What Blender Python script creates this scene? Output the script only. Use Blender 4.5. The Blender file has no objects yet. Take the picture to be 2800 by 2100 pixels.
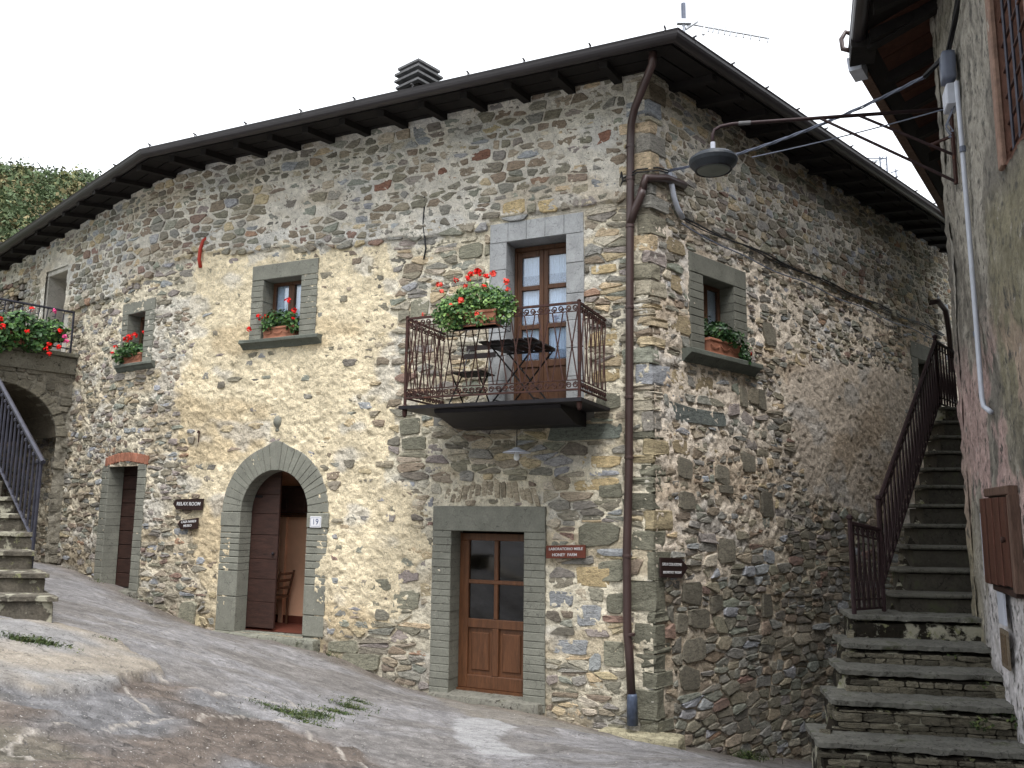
import bpy, bmesh, math, random
import numpy as np
from mathutils import Vector, Matrix
S = bpy.context.scene
C = S.collection
RND = random.Random(11)
PI = math.pi
rad = math.radians

# ---------------------------------------------------------------- camera (eye = world origin)
cam_d = bpy.data.cameras.new('camera'); cam = bpy.data.objects.new('camera', cam_d); C.objects.link(cam)
cam_d.sensor_width = 36.0; cam_d.lens = 2290.0/2800*36.0
cam_d.clip_start = 0.1; cam_d.clip_end = 3000
cam.matrix_world = Matrix.Rotation(rad(90+8.7), 4, 'X') @ Matrix.Rotation(rad(0.6), 4, 'Z')
S.camera = cam
S.render.resolution_x, S.render.resolution_y = 1024, 768

# ---------------------------------------------------------------- overcast sky + soft sun
w = bpy.data.worlds.new('World'); S.world = w; w.use_nodes = True
nt = w.node_tree; nt.nodes.clear()
sky = nt.nodes.new('ShaderNodeTexSky'); sky.sky_type = 'NISHITA'; sky.sun_disc = False
sky.sun_elevation = rad(60); sky.sun_rotation = rad(173); sky.air_density = 1.0; sky.dust_density = 3.0
mix = nt.nodes.new('ShaderNodeMixRGB'); mix.inputs[0].default_value = 0.88
mix.inputs[2].default_value = (13.6, 14.0, 14.6, 1)          # bright even cloud layer
bg = nt.nodes.new('ShaderNodeBackground'); bg.inputs[1].default_value = 0.058
out = nt.nodes.new('ShaderNodeOutputWorld')
nt.links.new(sky.outputs[0], mix.inputs[1]); nt.links.new(mix.outputs[0], bg.inputs[0]); nt.links.new(bg.outputs[0], out.inputs[0])
sun_d = bpy.data.lights.new('sun', 'SUN'); sun_d.energy = 1.5; sun_d.angle = rad(24); sun_d.color = (1.0, 0.98, 0.95)
sun = bpy.data.objects.new('sun', sun_d); C.objects.link(sun)
sdir = Vector((0.06, -0.50, 0.98))
sun.rotation_euler = sdir.to_track_quat('Z', 'Y').to_euler()
S.view_settings.view_transform = 'Standard'; S.view_settings.look = 'None'
S.view_settings.exposure = 1.40; S.view_settings.gamma = 1.0
S.view_settings.use_curve_mapping = False
S.render.engine = 'CYCLES'
S.cycles.max_bounces = 6; S.cycles.diffuse_bounces = 3; S.cycles.transparent_max_bounces = 12

# ---------------------------------------------------------------- numpy noise
def _h(ix, iy, iz, seed):
    n = (ix.astype(np.int64)*374761393 + iy.astype(np.int64)*668265263 + iz.astype(np.int64)*2147483647 + seed*1274126177) & 0xffffffff
    n = ((n ^ (n >> 13)) * 1274126177) & 0xffffffff
    n = (n ^ (n >> 16)) & 0xffffff
    return n / float(0xffffff)
def vn(x, y, z=0.0, seed=0):
    x, y, z = np.broadcast_arrays(np.asarray(x, float), np.asarray(y, float), np.asarray(z, float))
    fx, fy, fz = np.floor(x), np.floor(y), np.floor(z)
    tx, ty, tz = x-fx, y-fy, z-fz
    tx, ty, tz = tx*tx*(3-2*tx), ty*ty*(3-2*ty), tz*tz*(3-2*tz)
    r = 0
    for a in (0, 1):
        for b in (0, 1):
            for c in (0, 1):
                r = r + _h(fx+a, fy+b, fz+c, seed)*(tx if a else 1-tx)*(ty if b else 1-ty)*(tz if c else 1-tz)
    return r
def fbm(x, y, z=0.0, oct=4, seed=0, gain=0.5):
    s, a, t = 0, 1.0, 0
    for i in range(oct):
        s = s + a*vn(np.asarray(x)*2**i+i*17.3, np.asarray(y)*2**i+i*5.1, np.asarray(z)*2**i, seed+i*7); t += a; a *= gain
    return s/t
def sstep(a, b, x):
    t = np.clip((np.asarray(x, float)-a)/(b-a), 0, 1); return t*t*(3-2*t)
def srgb(r, g, b, k=1.0):
    return tuple(k*((c/255.0)/12.92 if c/255.0 <= 0.04045 else ((c/255.0+0.055)/1.055)**2.4) for c in (r, g, b))

# ---------------------------------------------------------------- wall frames
aA, aB, aC = rad(-65.8), rad(46.1), rad(-51.0)
W0 = np.array([1.635, 9.70]); U1, U2 = 7.2, 9.0
dA = np.array([math.sin(aA), math.cos(aA)]); dB = np.array([math.sin(aB), math.cos(aB)])
nA = np.array([-dA[1], dA[0]]); nB = np.array([dB[1], -dB[0]])
_us = np.arange(-2, 20.01, 0.02)
_hd = aA + np.clip((_us-U1)/(U2-U1), 0, 1)*(aC-aA)
_px = np.concatenate([[0], np.cumsum(np.sin(_hd[:-1]+0.0)*0.02)]); _py = np.concatenate([[0], np.cumsum(np.cos(_hd[:-1])*0.02)])
_i0 = int(np.argmin(abs(_us))); _px += W0[0]-_px[_i0]; _py += W0[1]-_py[_i0]
def AP(u, z, d=0.0):
    u = np.asarray(u, float)
    x = np.interp(u, _us, _px); y = np.interp(u, _us, _py); h = np.interp(u, _us, _hd)
    return np.stack(np.broadcast_arrays(x - np.cos(h)*d, y + np.sin(h)*d, np.asarray(z, float)+0*u), -1)
def BP(u, z, d=0.0):
    u = np.asarray(u, float)
    return np.stack(np.broadcast_arrays(W0[0]+dB[0]*u+nB[0]*d, W0[1]+dB[1]*u+nB[1]*d, np.asarray(z, float)+0*u), -1)
hR = rad(19.3); oR = np.array([4.50, 8.30]); dR = np.array([-math.sin(hR), -math.cos(hR)]); nR = np.array([-math.cos(hR), math.sin(hR)])
def RP(s, z, d=0.0):
    s = np.asarray(s, float)
    return np.stack(np.broadcast_arrays(oR[0]+dR[0]*s+nR[0]*d, oR[1]+dR[1]*s+nR[1]*d, np.asarray(z, float)+0*s), -1)
hQ = rad(36.0); dQ = np.array([math.sin(hQ), math.cos(hQ)]); nQ = np.array([-dQ[1], dQ[0]])     # side wall of right house, stairs run along it
def QP(s, z, d=0.0):
    s = np.asarray(s, float)
    return np.stack(np.broadcast_arrays(oR[0]+dQ[0]*s+nQ[0]*d, oR[1]+dQ[1]*s+nQ[1]*d, np.asarray(z, float)+0*s), -1)
def ID(x, y, z): return np.stack(np.broadcast_arrays(np.asarray(x, float), y, z), -1)
def IDf(a, z, d): return np.stack(np.broadcast_arrays(np.asarray(a, float), -np.asarray(d, float), z), -1)

# ---------------------------------------------------------------- mesh builder
WORLD = {}
class MB:
    def __init__(s): s.v = []; s.f = []; s.c = []; s.n = 0
    def add(s, verts, faces, col=None):
        v = np.asarray(verts, float).reshape(-1, 3); o = s.n
        s.v.append(v); s.f.extend([tuple(i+o for i in f) for f in faces])
        c = np.ones((len(v), 3))*(np.asarray(col) if col is not None else np.ones(3)); s.c.append(c); s.n += len(v)
        return s
    def box(s, f, a0, a1, z0, z1, d0, d1, col=None, bev=0.0):
        """local box a (along), z, d (depth) mapped by frame f; front (d1) chamfered by bev"""
        if bev > 0:
            b = min(bev, abs(a1-a0)*.3, abs(z1-z0)*.3)
            A = [(a0, z0, d0), (a1, z0, d0), (a1, z1, d0), (a0, z1, d0), (a0, z0, d1-b), (a1, z0, d1-b), (a1, z1, d1-b), (a0, z1, d1-b),
                 (a0+b, z0+b, d1), (a1-b, z0+b, d1), (a1-b, z1-b, d1), (a0+b, z1-b, d1)]
            F = [(3, 2, 1, 0), (8, 9, 10, 11)]
            for k in range(4):
                n = (k+1) % 4; F += [(k, n, 4+n, 4+k), (4+k, 4+n, 8+n, 8+k)]
        else:
            A = [(a0, z0, d0), (a1, z0, d0), (a1, z1, d0), (a0, z1, d0), (a0, z0, d1), (a1, z0, d1), (a1, z1, d1), (a0, z1, d1)]
            F = [(3, 2, 1, 0), (4, 5, 6, 7)] + [(k, (k+1) % 4, 4+(k+1) % 4, 4+k) for k in range(4)]
        P = np.array(A); return s.add(f(P[:, 0], P[:, 1], P[:, 2]), F, col)
    def prism(s, f, poly, d0, d1, col=None, bev=0.0):
        """poly [(a,z)] extruded d0..d1"""
        n = len(poly); p = np.array(poly, float); c = p.mean(0)
        rings = [(p, d0), (p, d1-bev)]
        if bev > 0:
            r = np.linalg.norm(p-c, axis=1, keepdims=True); rings.append((c+(p-c)*(1-np.minimum(bev/np.maximum(r, 1e-4), .4)), d1))
        V = []; F = []
        for q, d in rings: V += [(a, z, d) for a, z in q]
        for k in range(len(rings)-1):
            for i in range(n):
                j = (i+1) % n; F.append((k*n+i, k*n+j, (k+1)*n+j, (k+1)*n+i))
        F.append(tuple(range(n))[::-1]); F.append(tuple((len(rings)-1)*n+i for i in range(n)))
        V = np.array(V); return s.add(f(V[:, 0], V[:, 1], V[:, 2]), F, col)
    def bar(s, p, q, r, r2=None, n=4, col=None):
        return s.tube([p, q], r if r2 is None else [r, r2], n, col)
    def tube(s, pts, r, n=8, col=None, cap=True):
        P = [Vector(p) for p in pts]; m = len(P); R = r if hasattr(r, '__len__') else [r]*m
        V = []; F = []; up = None
        for i in range(m):
            t = (P[min(i+1, m-1)]-P[max(i-1, 0)])
            if t.length < 1e-9: t = Vector((0, 0, 1))
            t.normalize()
            if up is None: up = Vector((0, 0, 1)) if abs(t.z) < .9 else Vector((1, 0, 0))
            x = t.cross(up)
            if x.length < 1e-6: x = t.orthogonal()
            x.normalize(); y = x.cross(t).normalized(); up = y
            for k in range(n):
                a = 2*PI*k/n+PI/n; V.append(P[i]+x*math.cos(a)*R[i]+y*math.sin(a)*R[i])
        for i in range(m-1):
            for k in range(n):
                j = (k+1) % n; F.append((i*n+k, i*n+j, (i+1)*n+j, (i+1)*n+k))
        if cap: F.append(tuple(range(n))[::-1]); F.append(tuple((m-1)*n+k for k in range(n)))
        return s.add([tuple(v) for v in V], F, col)
    def lathe(s, c, prof, n=20, axis=(0, 0, 1), col=None):
        """prof [(r,h)] round axis through c"""
        ax = Vector(axis).normalized(); x = ax.orthogonal().normalized(); y = ax.cross(x); V = []; F = []; m = len(prof)
        for r, h in prof:
            for k in range(n):
                a = 2*PI*k/n; V.append(Vector(c)+ax*h+(x*math.cos(a)+y*math.sin(a))*r)
        for i in range(m-1):
            for k in range(n):
                j = (k+1) % n; F.append((i*n+k, i*n+j, (i+1)*n+j, (i+1)*n+k))
        F.append(tuple(range(n))[::-1]); F.append(tuple((m-1)*n+k for k in range(n)))
        return s.add([tuple(v) for v in V], F, col)
    def rough(s, f, a0, a1, z0, z1, d0, d1, res=0.04, amp=0.01, fr=7.0, seed=1, col=None, rnd=0.0, cfun=None):
        """closed block with noisy faces (a,z,d local)"""
        na = max(1, int(round(abs(a1-a0)/res))); nz = max(1, int(round(abs(z1-z0)/res))); nd = max(1, int(round(abs(d1-d0)/res)))
        idx = {}; V = []; F = []
        def vid(i, j, k):
            key = (i, j, k)
            if key not in idx: idx[key] = len(V); V.append((a0+(a1-a0)*i/na, z0+(z1-z0)*j/nz, d0+(d1-d0)*k/nd))
            return idx[key]
        for i in range(na):
            for j in range(nz):
                for k in (0, nd): F.append((vid(i, j, k), vid(i+1, j, k), vid(i+1, j+1, k), vid(i, j+1, k))[::(1 if k else -1)])
        for i in range(na):
            for k in range(nd):
                for j in (0, nz): F.append((vid(i, j, k), vid(i+1, j, k), vid(i+1, j, k+1), vid(i, j, k+1))[::(-1 if j else 1)])
        for j in range(nz):
            for k in range(nd):
                for i in (0, na): F.append((vid(i, j, k), vid(i, j+1, k), vid(i, j+1, k+1), vid(i, j, k+1))[::(1 if i else -1)])
        V = np.array(V); c = np.array([(a0+a1)/2, (z0+z1)/2, (d0+d1)/2]); h = np.abs(np.array([a1-a0, z1-z0, d1-d0]))/2
        q = V-c
        if rnd > 0:
            core = np.maximum(h-rnd, 0); cl = np.clip(q, -core, core); e = q-cl; L = np.linalg.norm(e, axis=1, keepdims=True)
            q = cl + e/np.maximum(L, 1e-6)*np.minimum(L, rnd)
            V = c+q
        nn = np.stack([fbm(V[:, 0]*fr, V[:, 1]*fr, V[:, 2]*fr, 3, seed+k*31)-.5 for k in range(3)], -1)
        V = V+nn*2*amp
        colr = cfun(V) if cfun else col
        o = s.n; W = f(V[:, 0], V[:, 1], V[:, 2]); s.v.append(W); s.f.extend([tuple(i+o for i in ff) for ff in F])
        s.c.append(np.ones((len(W), 3))*(np.asarray(colr) if colr is not None else 1)); s.n += len(W); return s
    def build(s, name, mat, parent=None, smooth=False, recalc=True, origin=None):
        V = np.concatenate(s.v); Cc = np.concatenate(s.c)
        if parent is not None: org = WORLD[parent.name]
        elif origin is not None: org = Vector(origin)
        else: org = Vector(((V[:, 0].min()+V[:, 0].max())/2, (V[:, 1].min()+V[:, 1].max())/2, V[:, 2].min()))
        V = V-np.array(org)
        me = bpy.data.meshes.new(name); me.from_pydata(V.tolist(), [], s.f); me.materials.append(mat)
        ca = me.color_attributes.new('Col', 'FLOAT_COLOR', 'POINT')
        ca.data.foreach_set('color', np.concatenate([Cc, np.ones((len(Cc), 1))], 1).astype(np.float32).ravel())
        if recalc:
            bm = bmesh.new(); bm.from_mesh(me); bmesh.ops.recalc_face_normals(bm, faces=bm.faces); bm.to_mesh(me); bm.free()
        if smooth: me.polygons.foreach_set('use_smooth', np.ones(len(me.polygons), bool))
        me.update()
        o = bpy.data.objects.new(name, me); C.objects.link(o)
        if parent is not None: o.parent = parent
        else: o.location = org
        WORLD[o.name] = Vector(org); return o
def gridmesh(name, P, mat, col, mask=None, parent=None, flip=False, smooth=True, origin=None):
    n, m = P.shape[:2]; org = WORLD[parent.name] if parent is not None else Vector(origin or (0, 0, 0))
    I = np.arange(n*m).reshape(n, m); q = np.stack([I[:-1, :-1], I[1:, :-1], I[1:, 1:], I[:-1, 1:]], -1).reshape(-1, 4)
    if mask is not None: q = q[mask.reshape(-1)]
    if flip: q = q[:, ::-1]
    used = np.zeros(n*m, bool); used[q.ravel()] = True; mp = np.cumsum(used)-1
    V = (P.reshape(-1, 3)-np.array(org))[used]; q = mp[q]
    me = bpy.data.meshes.new(name); me.vertices.add(len(V)); me.vertices.foreach_set('co', V.astype(np.float32).ravel())
    me.loops.add(q.size); me.loops.foreach_set('vertex_index', q.ravel().astype(np.int32))
    me.polygons.add(len(q)); me.polygons.foreach_set('loop_start', np.arange(0, q.size, 4, dtype=np.int32)); me.polygons.foreach_set('loop_total', np.full(len(q), 4, np.int32))
    me.update(calc_edges=True); me.validate()
    cc = np.concatenate([col.reshape(-1, 3)[used], np.ones((used.sum(), 1))], 1).astype(np.float32)
    ca = me.color_attributes.new('Col', 'FLOAT_COLOR', 'POINT'); ca.data.foreach_set('color', cc.ravel())
    if smooth: me.polygons.foreach_set('use_smooth', np.ones(len(me.polygons), bool))
    me.materials.append(mat); o = bpy.data.objects.new(name, me); C.objects.link(o)
    if parent is not None: o.parent = parent
    else: o.location = org
    WORLD[o.name] = Vector(org); return o
def tag(o, label=None, cat=None, group=None, kind=None):
    if label: o['label'] = label
    if cat: o['category'] = cat
    if group: o['group'] = group
    if kind: o['kind'] = kind
    return o
def empty(name, loc, label=None, cat=None, group=None, kind=None):
    o = bpy.data.objects.new(name, None); o.empty_display_size = .2; C.objects.link(o); o.location = tuple(float(x) for x in loc)
    WORLD[o.name] = Vector(o.location); return tag(o, label, cat, group, kind)
def Vv(p): return tuple(float(x) for x in np.asarray(p).reshape(3))
# ---------------------------------------------------------------- materials
def mat(name, col=(1, 1, 1), rough=0.85, metal=0.0, vcol=False, nscale=8.0, namp=0.25, bump=0.3, bscale=40.0, bdist=0.01,
        stretch=(1, 1, 1), spots=None, spec=0.3, streak=None, nscale2=None, cracks=None, rot=0):
    m = bpy.data.materials.new(name); m.use_nodes = True; t = m.node_tree; N = t.nodes; L = t.links
    b = N['Principled BSDF']; b.inputs['Roughness'].default_value = rough; b.inputs['Metallic'].default_value = metal
    b.inputs['Specular IOR Level'].default_value = spec
    tc = N.new('ShaderNodeTexCoord'); mp = N.new('ShaderNodeMapping'); mp.inputs['Scale'].default_value = stretch; mp.inputs['Rotation'].default_value = (0, 0, rot)
    geo = N.new('ShaderNodeNewGeometry'); L.new(geo.outputs['Position'], mp.inputs[0])
    if vcol:
        a = N.new('ShaderNodeVertexColor'); a.layer_name = 'Col'; base = a.outputs[0]
        if col != (1, 1, 1):
            x = N.new('ShaderNodeMixRGB'); x.blend_type = 'MULTIPLY'; x.inputs[0].default_value = 1; L.new(base, x.inputs[1]); x.inputs[2].default_value = (*col, 1); base = x.outputs[0]
    else:
        r = N.new('ShaderNodeRGB'); r.outputs[0].default_value = (*col, 1); base = r.outputs[0]
    def noise(scale, det=5, ro=0.6):
        n = N.new('ShaderNodeTexNoise'); n.inputs['Scale'].default_value = scale; n.inputs['Detail'].default_value = det; n.inputs['Roughness'].default_value = ro
        L.new(mp.outputs[0], n.inputs['Vector']); return n.outputs['Fac']
    def mult(base, fac, lo, hi):
        mr = N.new('ShaderNodeMapRange'); mr.inputs[1].default_value = .3; mr.inputs[2].default_value = .7; mr.inputs[3].default_value = lo; mr.inputs[4].default_value = hi
        L.new(fac, mr.inputs[0]); x = N.new('ShaderNodeMixRGB'); x.blend_type = 'MULTIPLY'; x.inputs[0].default_value = 1; L.new(base, x.inputs[1]); L.new(mr.outputs[0], x.inputs[2]); return x.outputs[0]
    if namp: base = mult(base, noise(nscale), 1-namp, 1+namp)
    if nscale2: base = mult(base, noise(nscale2, 3), 1-namp*.8, 1+namp*.8)
    for sp in (spots or []):
        sc, th, c2, soft = sp; f = noise(sc, 6, .65); cr = N.new('ShaderNodeMapRange'); cr.inputs[1].default_value = th; cr.inputs[2].default_value = th+soft
        L.new(f, cr.inputs[0]); x = N.new('ShaderNodeMixRGB'); L.new(cr.outputs[0], x.inputs[0]); L.new(base, x.inputs[1]); x.inputs[2].default_value = (*c2, 1); base = x.outputs[0]
    for sc, wd, dk in (cracks or []):
        f = noise(sc, 4, .55); s1 = N.new('ShaderNodeMath'); s1.operation = 'SUBTRACT'; s1.inputs[1].default_value = .5; L.new(f, s1.inputs[0]); s2 = N.new('ShaderNodeMath'); s2.operation = 'ABSOLUTE'; L.new(s1.outputs[0], s2.inputs[0])
        cr = N.new('ShaderNodeMapRange'); cr.inputs[1].default_value = wd*.3; cr.inputs[2].default_value = wd; cr.inputs[3].default_value = dk; cr.inputs[4].default_value = 1; L.new(s2.outputs[0], cr.inputs[0])
        x = N.new('ShaderNodeMixRGB'); x.blend_type = 'MULTIPLY'; x.inputs[0].default_value = 1; L.new(base, x.inputs[1]); L.new(cr.outputs[0], x.inputs[2]); base = x.outputs[0]
    L.new(base, b.inputs['Base Color'])
    if bump:
        f = noise(bscale, 6, .7); bp = N.new('ShaderNodeBump'); bp.inputs['Strength'].default_value = bump; bp.inputs['Distance'].default_value = bdist
        L.new(f, bp.inputs['Height']); L.new(bp.outputs[0], b.inputs['Normal'])
    return m
M = {}
M['stone'] = mat('rubble stone', vcol=True, nscale=14, namp=.30, nscale2=70, bump=1.0, bscale=38, bdist=.020, stretch=(1, 1, 2.6), spots=[(8, .66, srgb(206, 198, 178, .85), .10), (26, .64, srgb(70, 62, 52), .05)], cracks=[(9, .022, .5)])
M['serena'] = mat('grey dressed sandstone', vcol=True, nscale=5, namp=.16, nscale2=50, bump=.7, bscale=60, bdist=.008, spots=[(7, .66, srgb(150, 150, 140), .2), (18, .68, srgb(80, 80, 72), .05)], cracks=[(3, .006, .6)])
M['mortar'] = mat('lime mortar', vcol=True, nscale=9, namp=.20, nscale2=60, bump=1.0, bscale=30, bdist=.03, spots=[(24, .64, srgb(110, 98, 80), .05)], cracks=[(7, .014, .6)])
M['render'] = mat('old render', vcol=True, nscale=6, namp=.25, nscale2=40, bump=1.0, bscale=26, bdist=.03, stretch=(1, 1, .6), spots=[(13, .53, srgb(84, 82, 78), .12), (9, .62, srgb(176, 170, 164), .10)])
M['lichen'] = mat('lichen stone', srgb(96, 90, 80, .8), vcol=True, nscale=6, namp=.35, nscale2=40, bump=1, bscale=30, bdist=.02,
                  spots=[(5, .52, srgb(172, 168, 150, .8), .06), (9, .60, srgb(140, 140, 105, .8), .05), (11, .64, srgb(60, 54, 46), .06)])
M['step'] = mat('stair stone', vcol=True, nscale=5, namp=.25, nscale2=35, bump=.7, bscale=50, bdist=.01, spots=[(5, .56, srgb(70, 72, 54), .12), (12, .60, srgb(58, 54, 48), .05), (16, .68, srgb(170, 168, 155, .8), .04)], cracks=[(4, .01, .5)])
M['ground'] = mat('ground rock', vcol=True, nscale=10, namp=.22, nscale2=75, bump=1.0, bscale=42, bdist=.022, stretch=(.85, 1.2, 1), rot=rad(20), cracks=[(1.6, .006, .6)], spots=[(42, .58, srgb(92, 88, 86), .08), (55, .62, srgb(188, 184, 180), .06)])
M['gutter'] = mat('brown gutter', srgb(46, 42, 45), rough=.42, spec=.5, nscale=3, namp=.18, bump=.05)
M['pipe'] = mat('brown downpipe', srgb(66, 50, 48), rough=.4, spec=.5, nscale=3, namp=.2, bump=.05)
M['soffit'] = mat('dark eave timber', srgb(26, 22, 21), nscale=6, namp=.3, bump=.4)
M['rust'] = mat('rusty iron', srgb(66, 44, 40), rough=.7, metal=.2, nscale=20, namp=.35, bump=.3, bscale=90, bdist=.003, spots=[(7, .60, srgb(124, 76, 50), .15)])
M['brownrail'] = mat('brown black railing iron', srgb(52, 38, 40), rough=.6, metal=.2, nscale=20, namp=.35, bump=.3, bscale=90, bdist=.003)
M['iron'] = mat('dark iron', srgb(40, 38, 42), rough=.5, metal=.4, nscale=12, namp=.25, bump=.15, bdist=.003)
M['bluegrey'] = mat('grey painted iron', srgb(58, 58, 68), rough=.45, metal=.3, nscale=12, namp=.3, bump=.15, bdist=.003)
M['blackmetal'] = mat('black bistro metal', srgb(30, 28, 30), rough=.45, metal=.2, namp=.15, bump=.05)
M['blackwood'] = mat('black slats', srgb(40, 33, 34), rough=.6, namp=.2, bump=.2)
M['door'] = mat('varnished door wood', srgb(106, 69, 45, .8), rough=.4, spec=.5, nscale=7, namp=.3, nscale2=34, bump=.25, stretch=(4, 4, .35), bscale=30, bdist=.004)
M['wood2'] = mat('brown window wood', srgb(98, 68, 50, .8), rough=.5, nscale=7, namp=.3, nscale2=34, bump=.3, stretch=(4, 4, .35), bdist=.004)
M['oldwood'] = mat('weathered dark boards', srgb(56, 36, 30), rough=.6, spec=.4, nscale=5, namp=.35, nscale2=25, bump=.6, stretch=(1, 1, 5), bscale=22, bdist=.008)
M['redwood'] = mat('reddish cupboard wood', srgb(80, 50, 40), rough=.6, nscale=5, namp=.35, nscale2=26, bump=.5, stretch=(4, 4, .3), bscale=24, bdist=.006)
M['greywood'] = mat('weathered grey wood', srgb(92, 72, 62), rough=.8, nscale=5, namp=.35, nscale2=30, bump=.6, stretch=(3, 3, .4), bdist=.006)
M['terra'] = mat('terracotta', srgb(176, 120, 96, .8), rough=.8, nscale=10, namp=.22, bump=.25, bdist=.004)
M['brick'] = mat('brick', vcol=True, rough=.9, nscale=14, namp=.25, bump=.7, bdist=.008)
M['leaf'] = mat('geranium leaf', vcol=True, rough=.5, spec=.35, namp=.18, nscale=20, bump=0)
M['petal'] = mat('geranium petal', vcol=True, rough=.6, namp=.12, bump=0)
M['white'] = mat('white paint', srgb(222, 222, 226, .95), rough=.6, namp=.05, bump=.03)
M['plaster_in'] = mat('peach plaster', srgb(240, 190, 158, .9), rough=.9, namp=.05, bump=.1)
M['floor_in'] = mat('terracotta floor', srgb(110, 62, 50, .7), rough=.5, namp=.2)
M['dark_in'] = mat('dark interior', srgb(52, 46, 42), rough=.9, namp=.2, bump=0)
M['pvc'] = mat('pale grey plastic', srgb(186, 190, 202), rough=.5, namp=.1, bump=.03)
M['cable'] = mat('grey cable', srgb(100, 106, 122), rough=.5, namp=.15, bump=0)
M['blackcable'] = mat('black cable', srgb(34, 34, 36), rough=.5, namp=.1, bump=0)
M['redplastic'] = mat('red conduit', srgb(170, 58, 44), rough=.5, namp=.15, bump=.05)
M['lampbody'] = mat('lamp housing', srgb(48, 53, 60), rough=.5, spec=.4, namp=.12, bump=.03)
M['lampglass'] = mat('lamp glass', srgb(88, 96, 92), rough=.35, spec=.6, namp=.1, bump=0)
M['bulb'] = mat('white bulb', srgb(235, 238, 240), rough=.2, spec=.6, namp=0, bump=0)
M['signdark'] = mat('dark sign board', srgb(46, 32, 30), rough=.5, namp=.25, stretch=(1, 1, 5), bump=.2, bdist=.003)
M['signred'] = mat('red brown sign board', srgb(98, 52, 40), rough=.45, namp=.25, stretch=(1, 1, 5), bump=.2, bdist=.003)
M['sigpaint'] = mat('white sign paint', srgb(214, 214, 216, .9), rough=.6, namp=0, bump=0)
M['ink'] = mat('blue grey ink', srgb(96, 104, 130), rough=.6, namp=0, bump=0)
M['zinc'] = mat('blue zinc foot', srgb(84, 94, 114), rough=.5, metal=.3, namp=.35, nscale=16, bump=.15, bdist=.003)
M['concrete'] = mat('pale concrete slab', srgb(104, 104, 106, .9), nscale=8, namp=.3, bump=.5)
M['alu'] = mat('aluminium', srgb(200, 202, 206), rough=.35, metal=.5, namp=.08, bump=0)
M['curtain'] = mat('white lace curtain', srgb(240, 244, 252, .98), rough=.9, namp=.06, nscale=30, bump=.4, bscale=60)
M['lace'] = mat('lace band', srgb(188, 194, 206, .95), rough=.9, namp=.45, nscale=70, bump=.4, bscale=90)
M['grass'] = mat('grass', vcol=True, rough=.7, namp=.25, nscale=20, bump=0)
M['foliage'] = mat('tree foliage', vcol=True, rough=.8, namp=.25, nscale=.4, bump=0)
M['hill'] = mat('hill soil', srgb(70, 76, 48), rough=.95, nscale=.1, namp=.3, bump=0)
M['yellow'] = mat('yellow sticker', srgb(230, 178, 40), rough=.5, namp=0, bump=0)
M['bark'] = mat('bark', srgb(80, 68, 56), nscale=2, namp=.3, bump=.5)
def glass(name, dark=0.55, tint=(.9, .95, 1)):
    m = bpy.data.materials.new(name); m.use_nodes = True; t = m.node_tree; t.nodes.remove(t.nodes['Principled BSDF']); o = t.nodes['Material Output']
    tr = t.nodes.new('ShaderNodeBsdfTransparent'); tr.inputs[0].default_value = (*[dark*c for c in tint], 1)
    gl = t.nodes.new('ShaderNodeBsdfGlossy'); gl.inputs['Roughness'].default_value = .05
    lw = t.nodes.new('ShaderNodeLayerWeight'); lw.inputs[0].default_value = .25; fr = t.nodes.new('ShaderNodeMapRange'); fr.inputs[3].default_value = .04; fr.inputs[4].default_value = .75; t.links.new(lw.outputs['Facing'], fr.inputs[0]); mx = t.nodes.new('ShaderNodeMixShader')
    t.links.new(fr.outputs[0], mx.inputs[0]); t.links.new(tr.outputs[0], mx.inputs[1]); t.links.new(gl.outputs[0], mx.inputs[2]); t.links.new(mx.outputs[0], o.inputs[0]); return m
M['glass'] = glass('window glass', .97); M['darkglass'] = glass('dark window glass', .45)
# ---------------------------------------------------------------- ground height (thin-plate spline through measured levels)
_gp = np.array([
 (0, 0, -1.60), (-2.6, 4.5, -1.31), (-1.72, 5.5, -1.58), (0.03, 6.5, -1.86), (2.14, 6.8, -1.95), (-4.0, 7.6, -1.06), (-3.4, 4.4, -1.12), (-5.5, 6.0, -.80),
 *[tuple(float(v) for v in AP(u, z, .0)) for u, z in [(.36, -2.46), (1.37, -2.33), (2.9, -2.24), (4.5, -1.88), (5.4, -1.78), (6.34, -1.72), (8.0, -1.34), (9.2, -1.12), (10.4, -.92), (12, -.80)]],
 *[tuple(float(v) for v in BP(u, z, .0)) for u, z in [(0.1, -2.50), (1.7, -2.93), (3.0, -3.22), (4.5, -3.60)]],
 (2.42, 6.7, -2.0), (3.9, 6.5, -2.02), (3.0, 4.0, -1.85), (5, 2, -1.9), (0, -6, -1.3), (-6, -3, -.8), (6, -4, -1.7), (-9, 8, -.55), (-7, 3, -.6), (3.0, 9.0, -2.72), (-1.5, 8.6, -1.88), (-4.2, 9.6, -1.25)])
def _tps(r2): return np.where(r2 > 1e-12, r2*np.log(np.maximum(r2, 1e-12)), 0)
_n = len(_gp); _K = _tps(((_gp[:, None, :2]-_gp[None, :, :2])**2).sum(-1)) + np.eye(_n)*0.15; _Pm = np.c_[np.ones(_n), _gp[:, :2]]
_A = np.block([[_K, _Pm], [_Pm.T, np.zeros((3, 3))]]); _wt = np.linalg.solve(_A, np.r_[_gp[:, 2], 0, 0, 0])
def GZ(x, y):
    x, y = np.broadcast_arrays(np.asarray(x, float), np.asarray(y, float)); sh = x.shape; x = x.ravel(); y = y.ravel(); z = np.zeros(len(x))
    z += _wt[-3]+_wt[-2]*x+_wt[-1]*y
    for i in range(_n): z += _wt[i]*_tps((x-_gp[i, 0])**2+(y-_gp[i, 1])**2)
    return z.reshape(sh)

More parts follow.
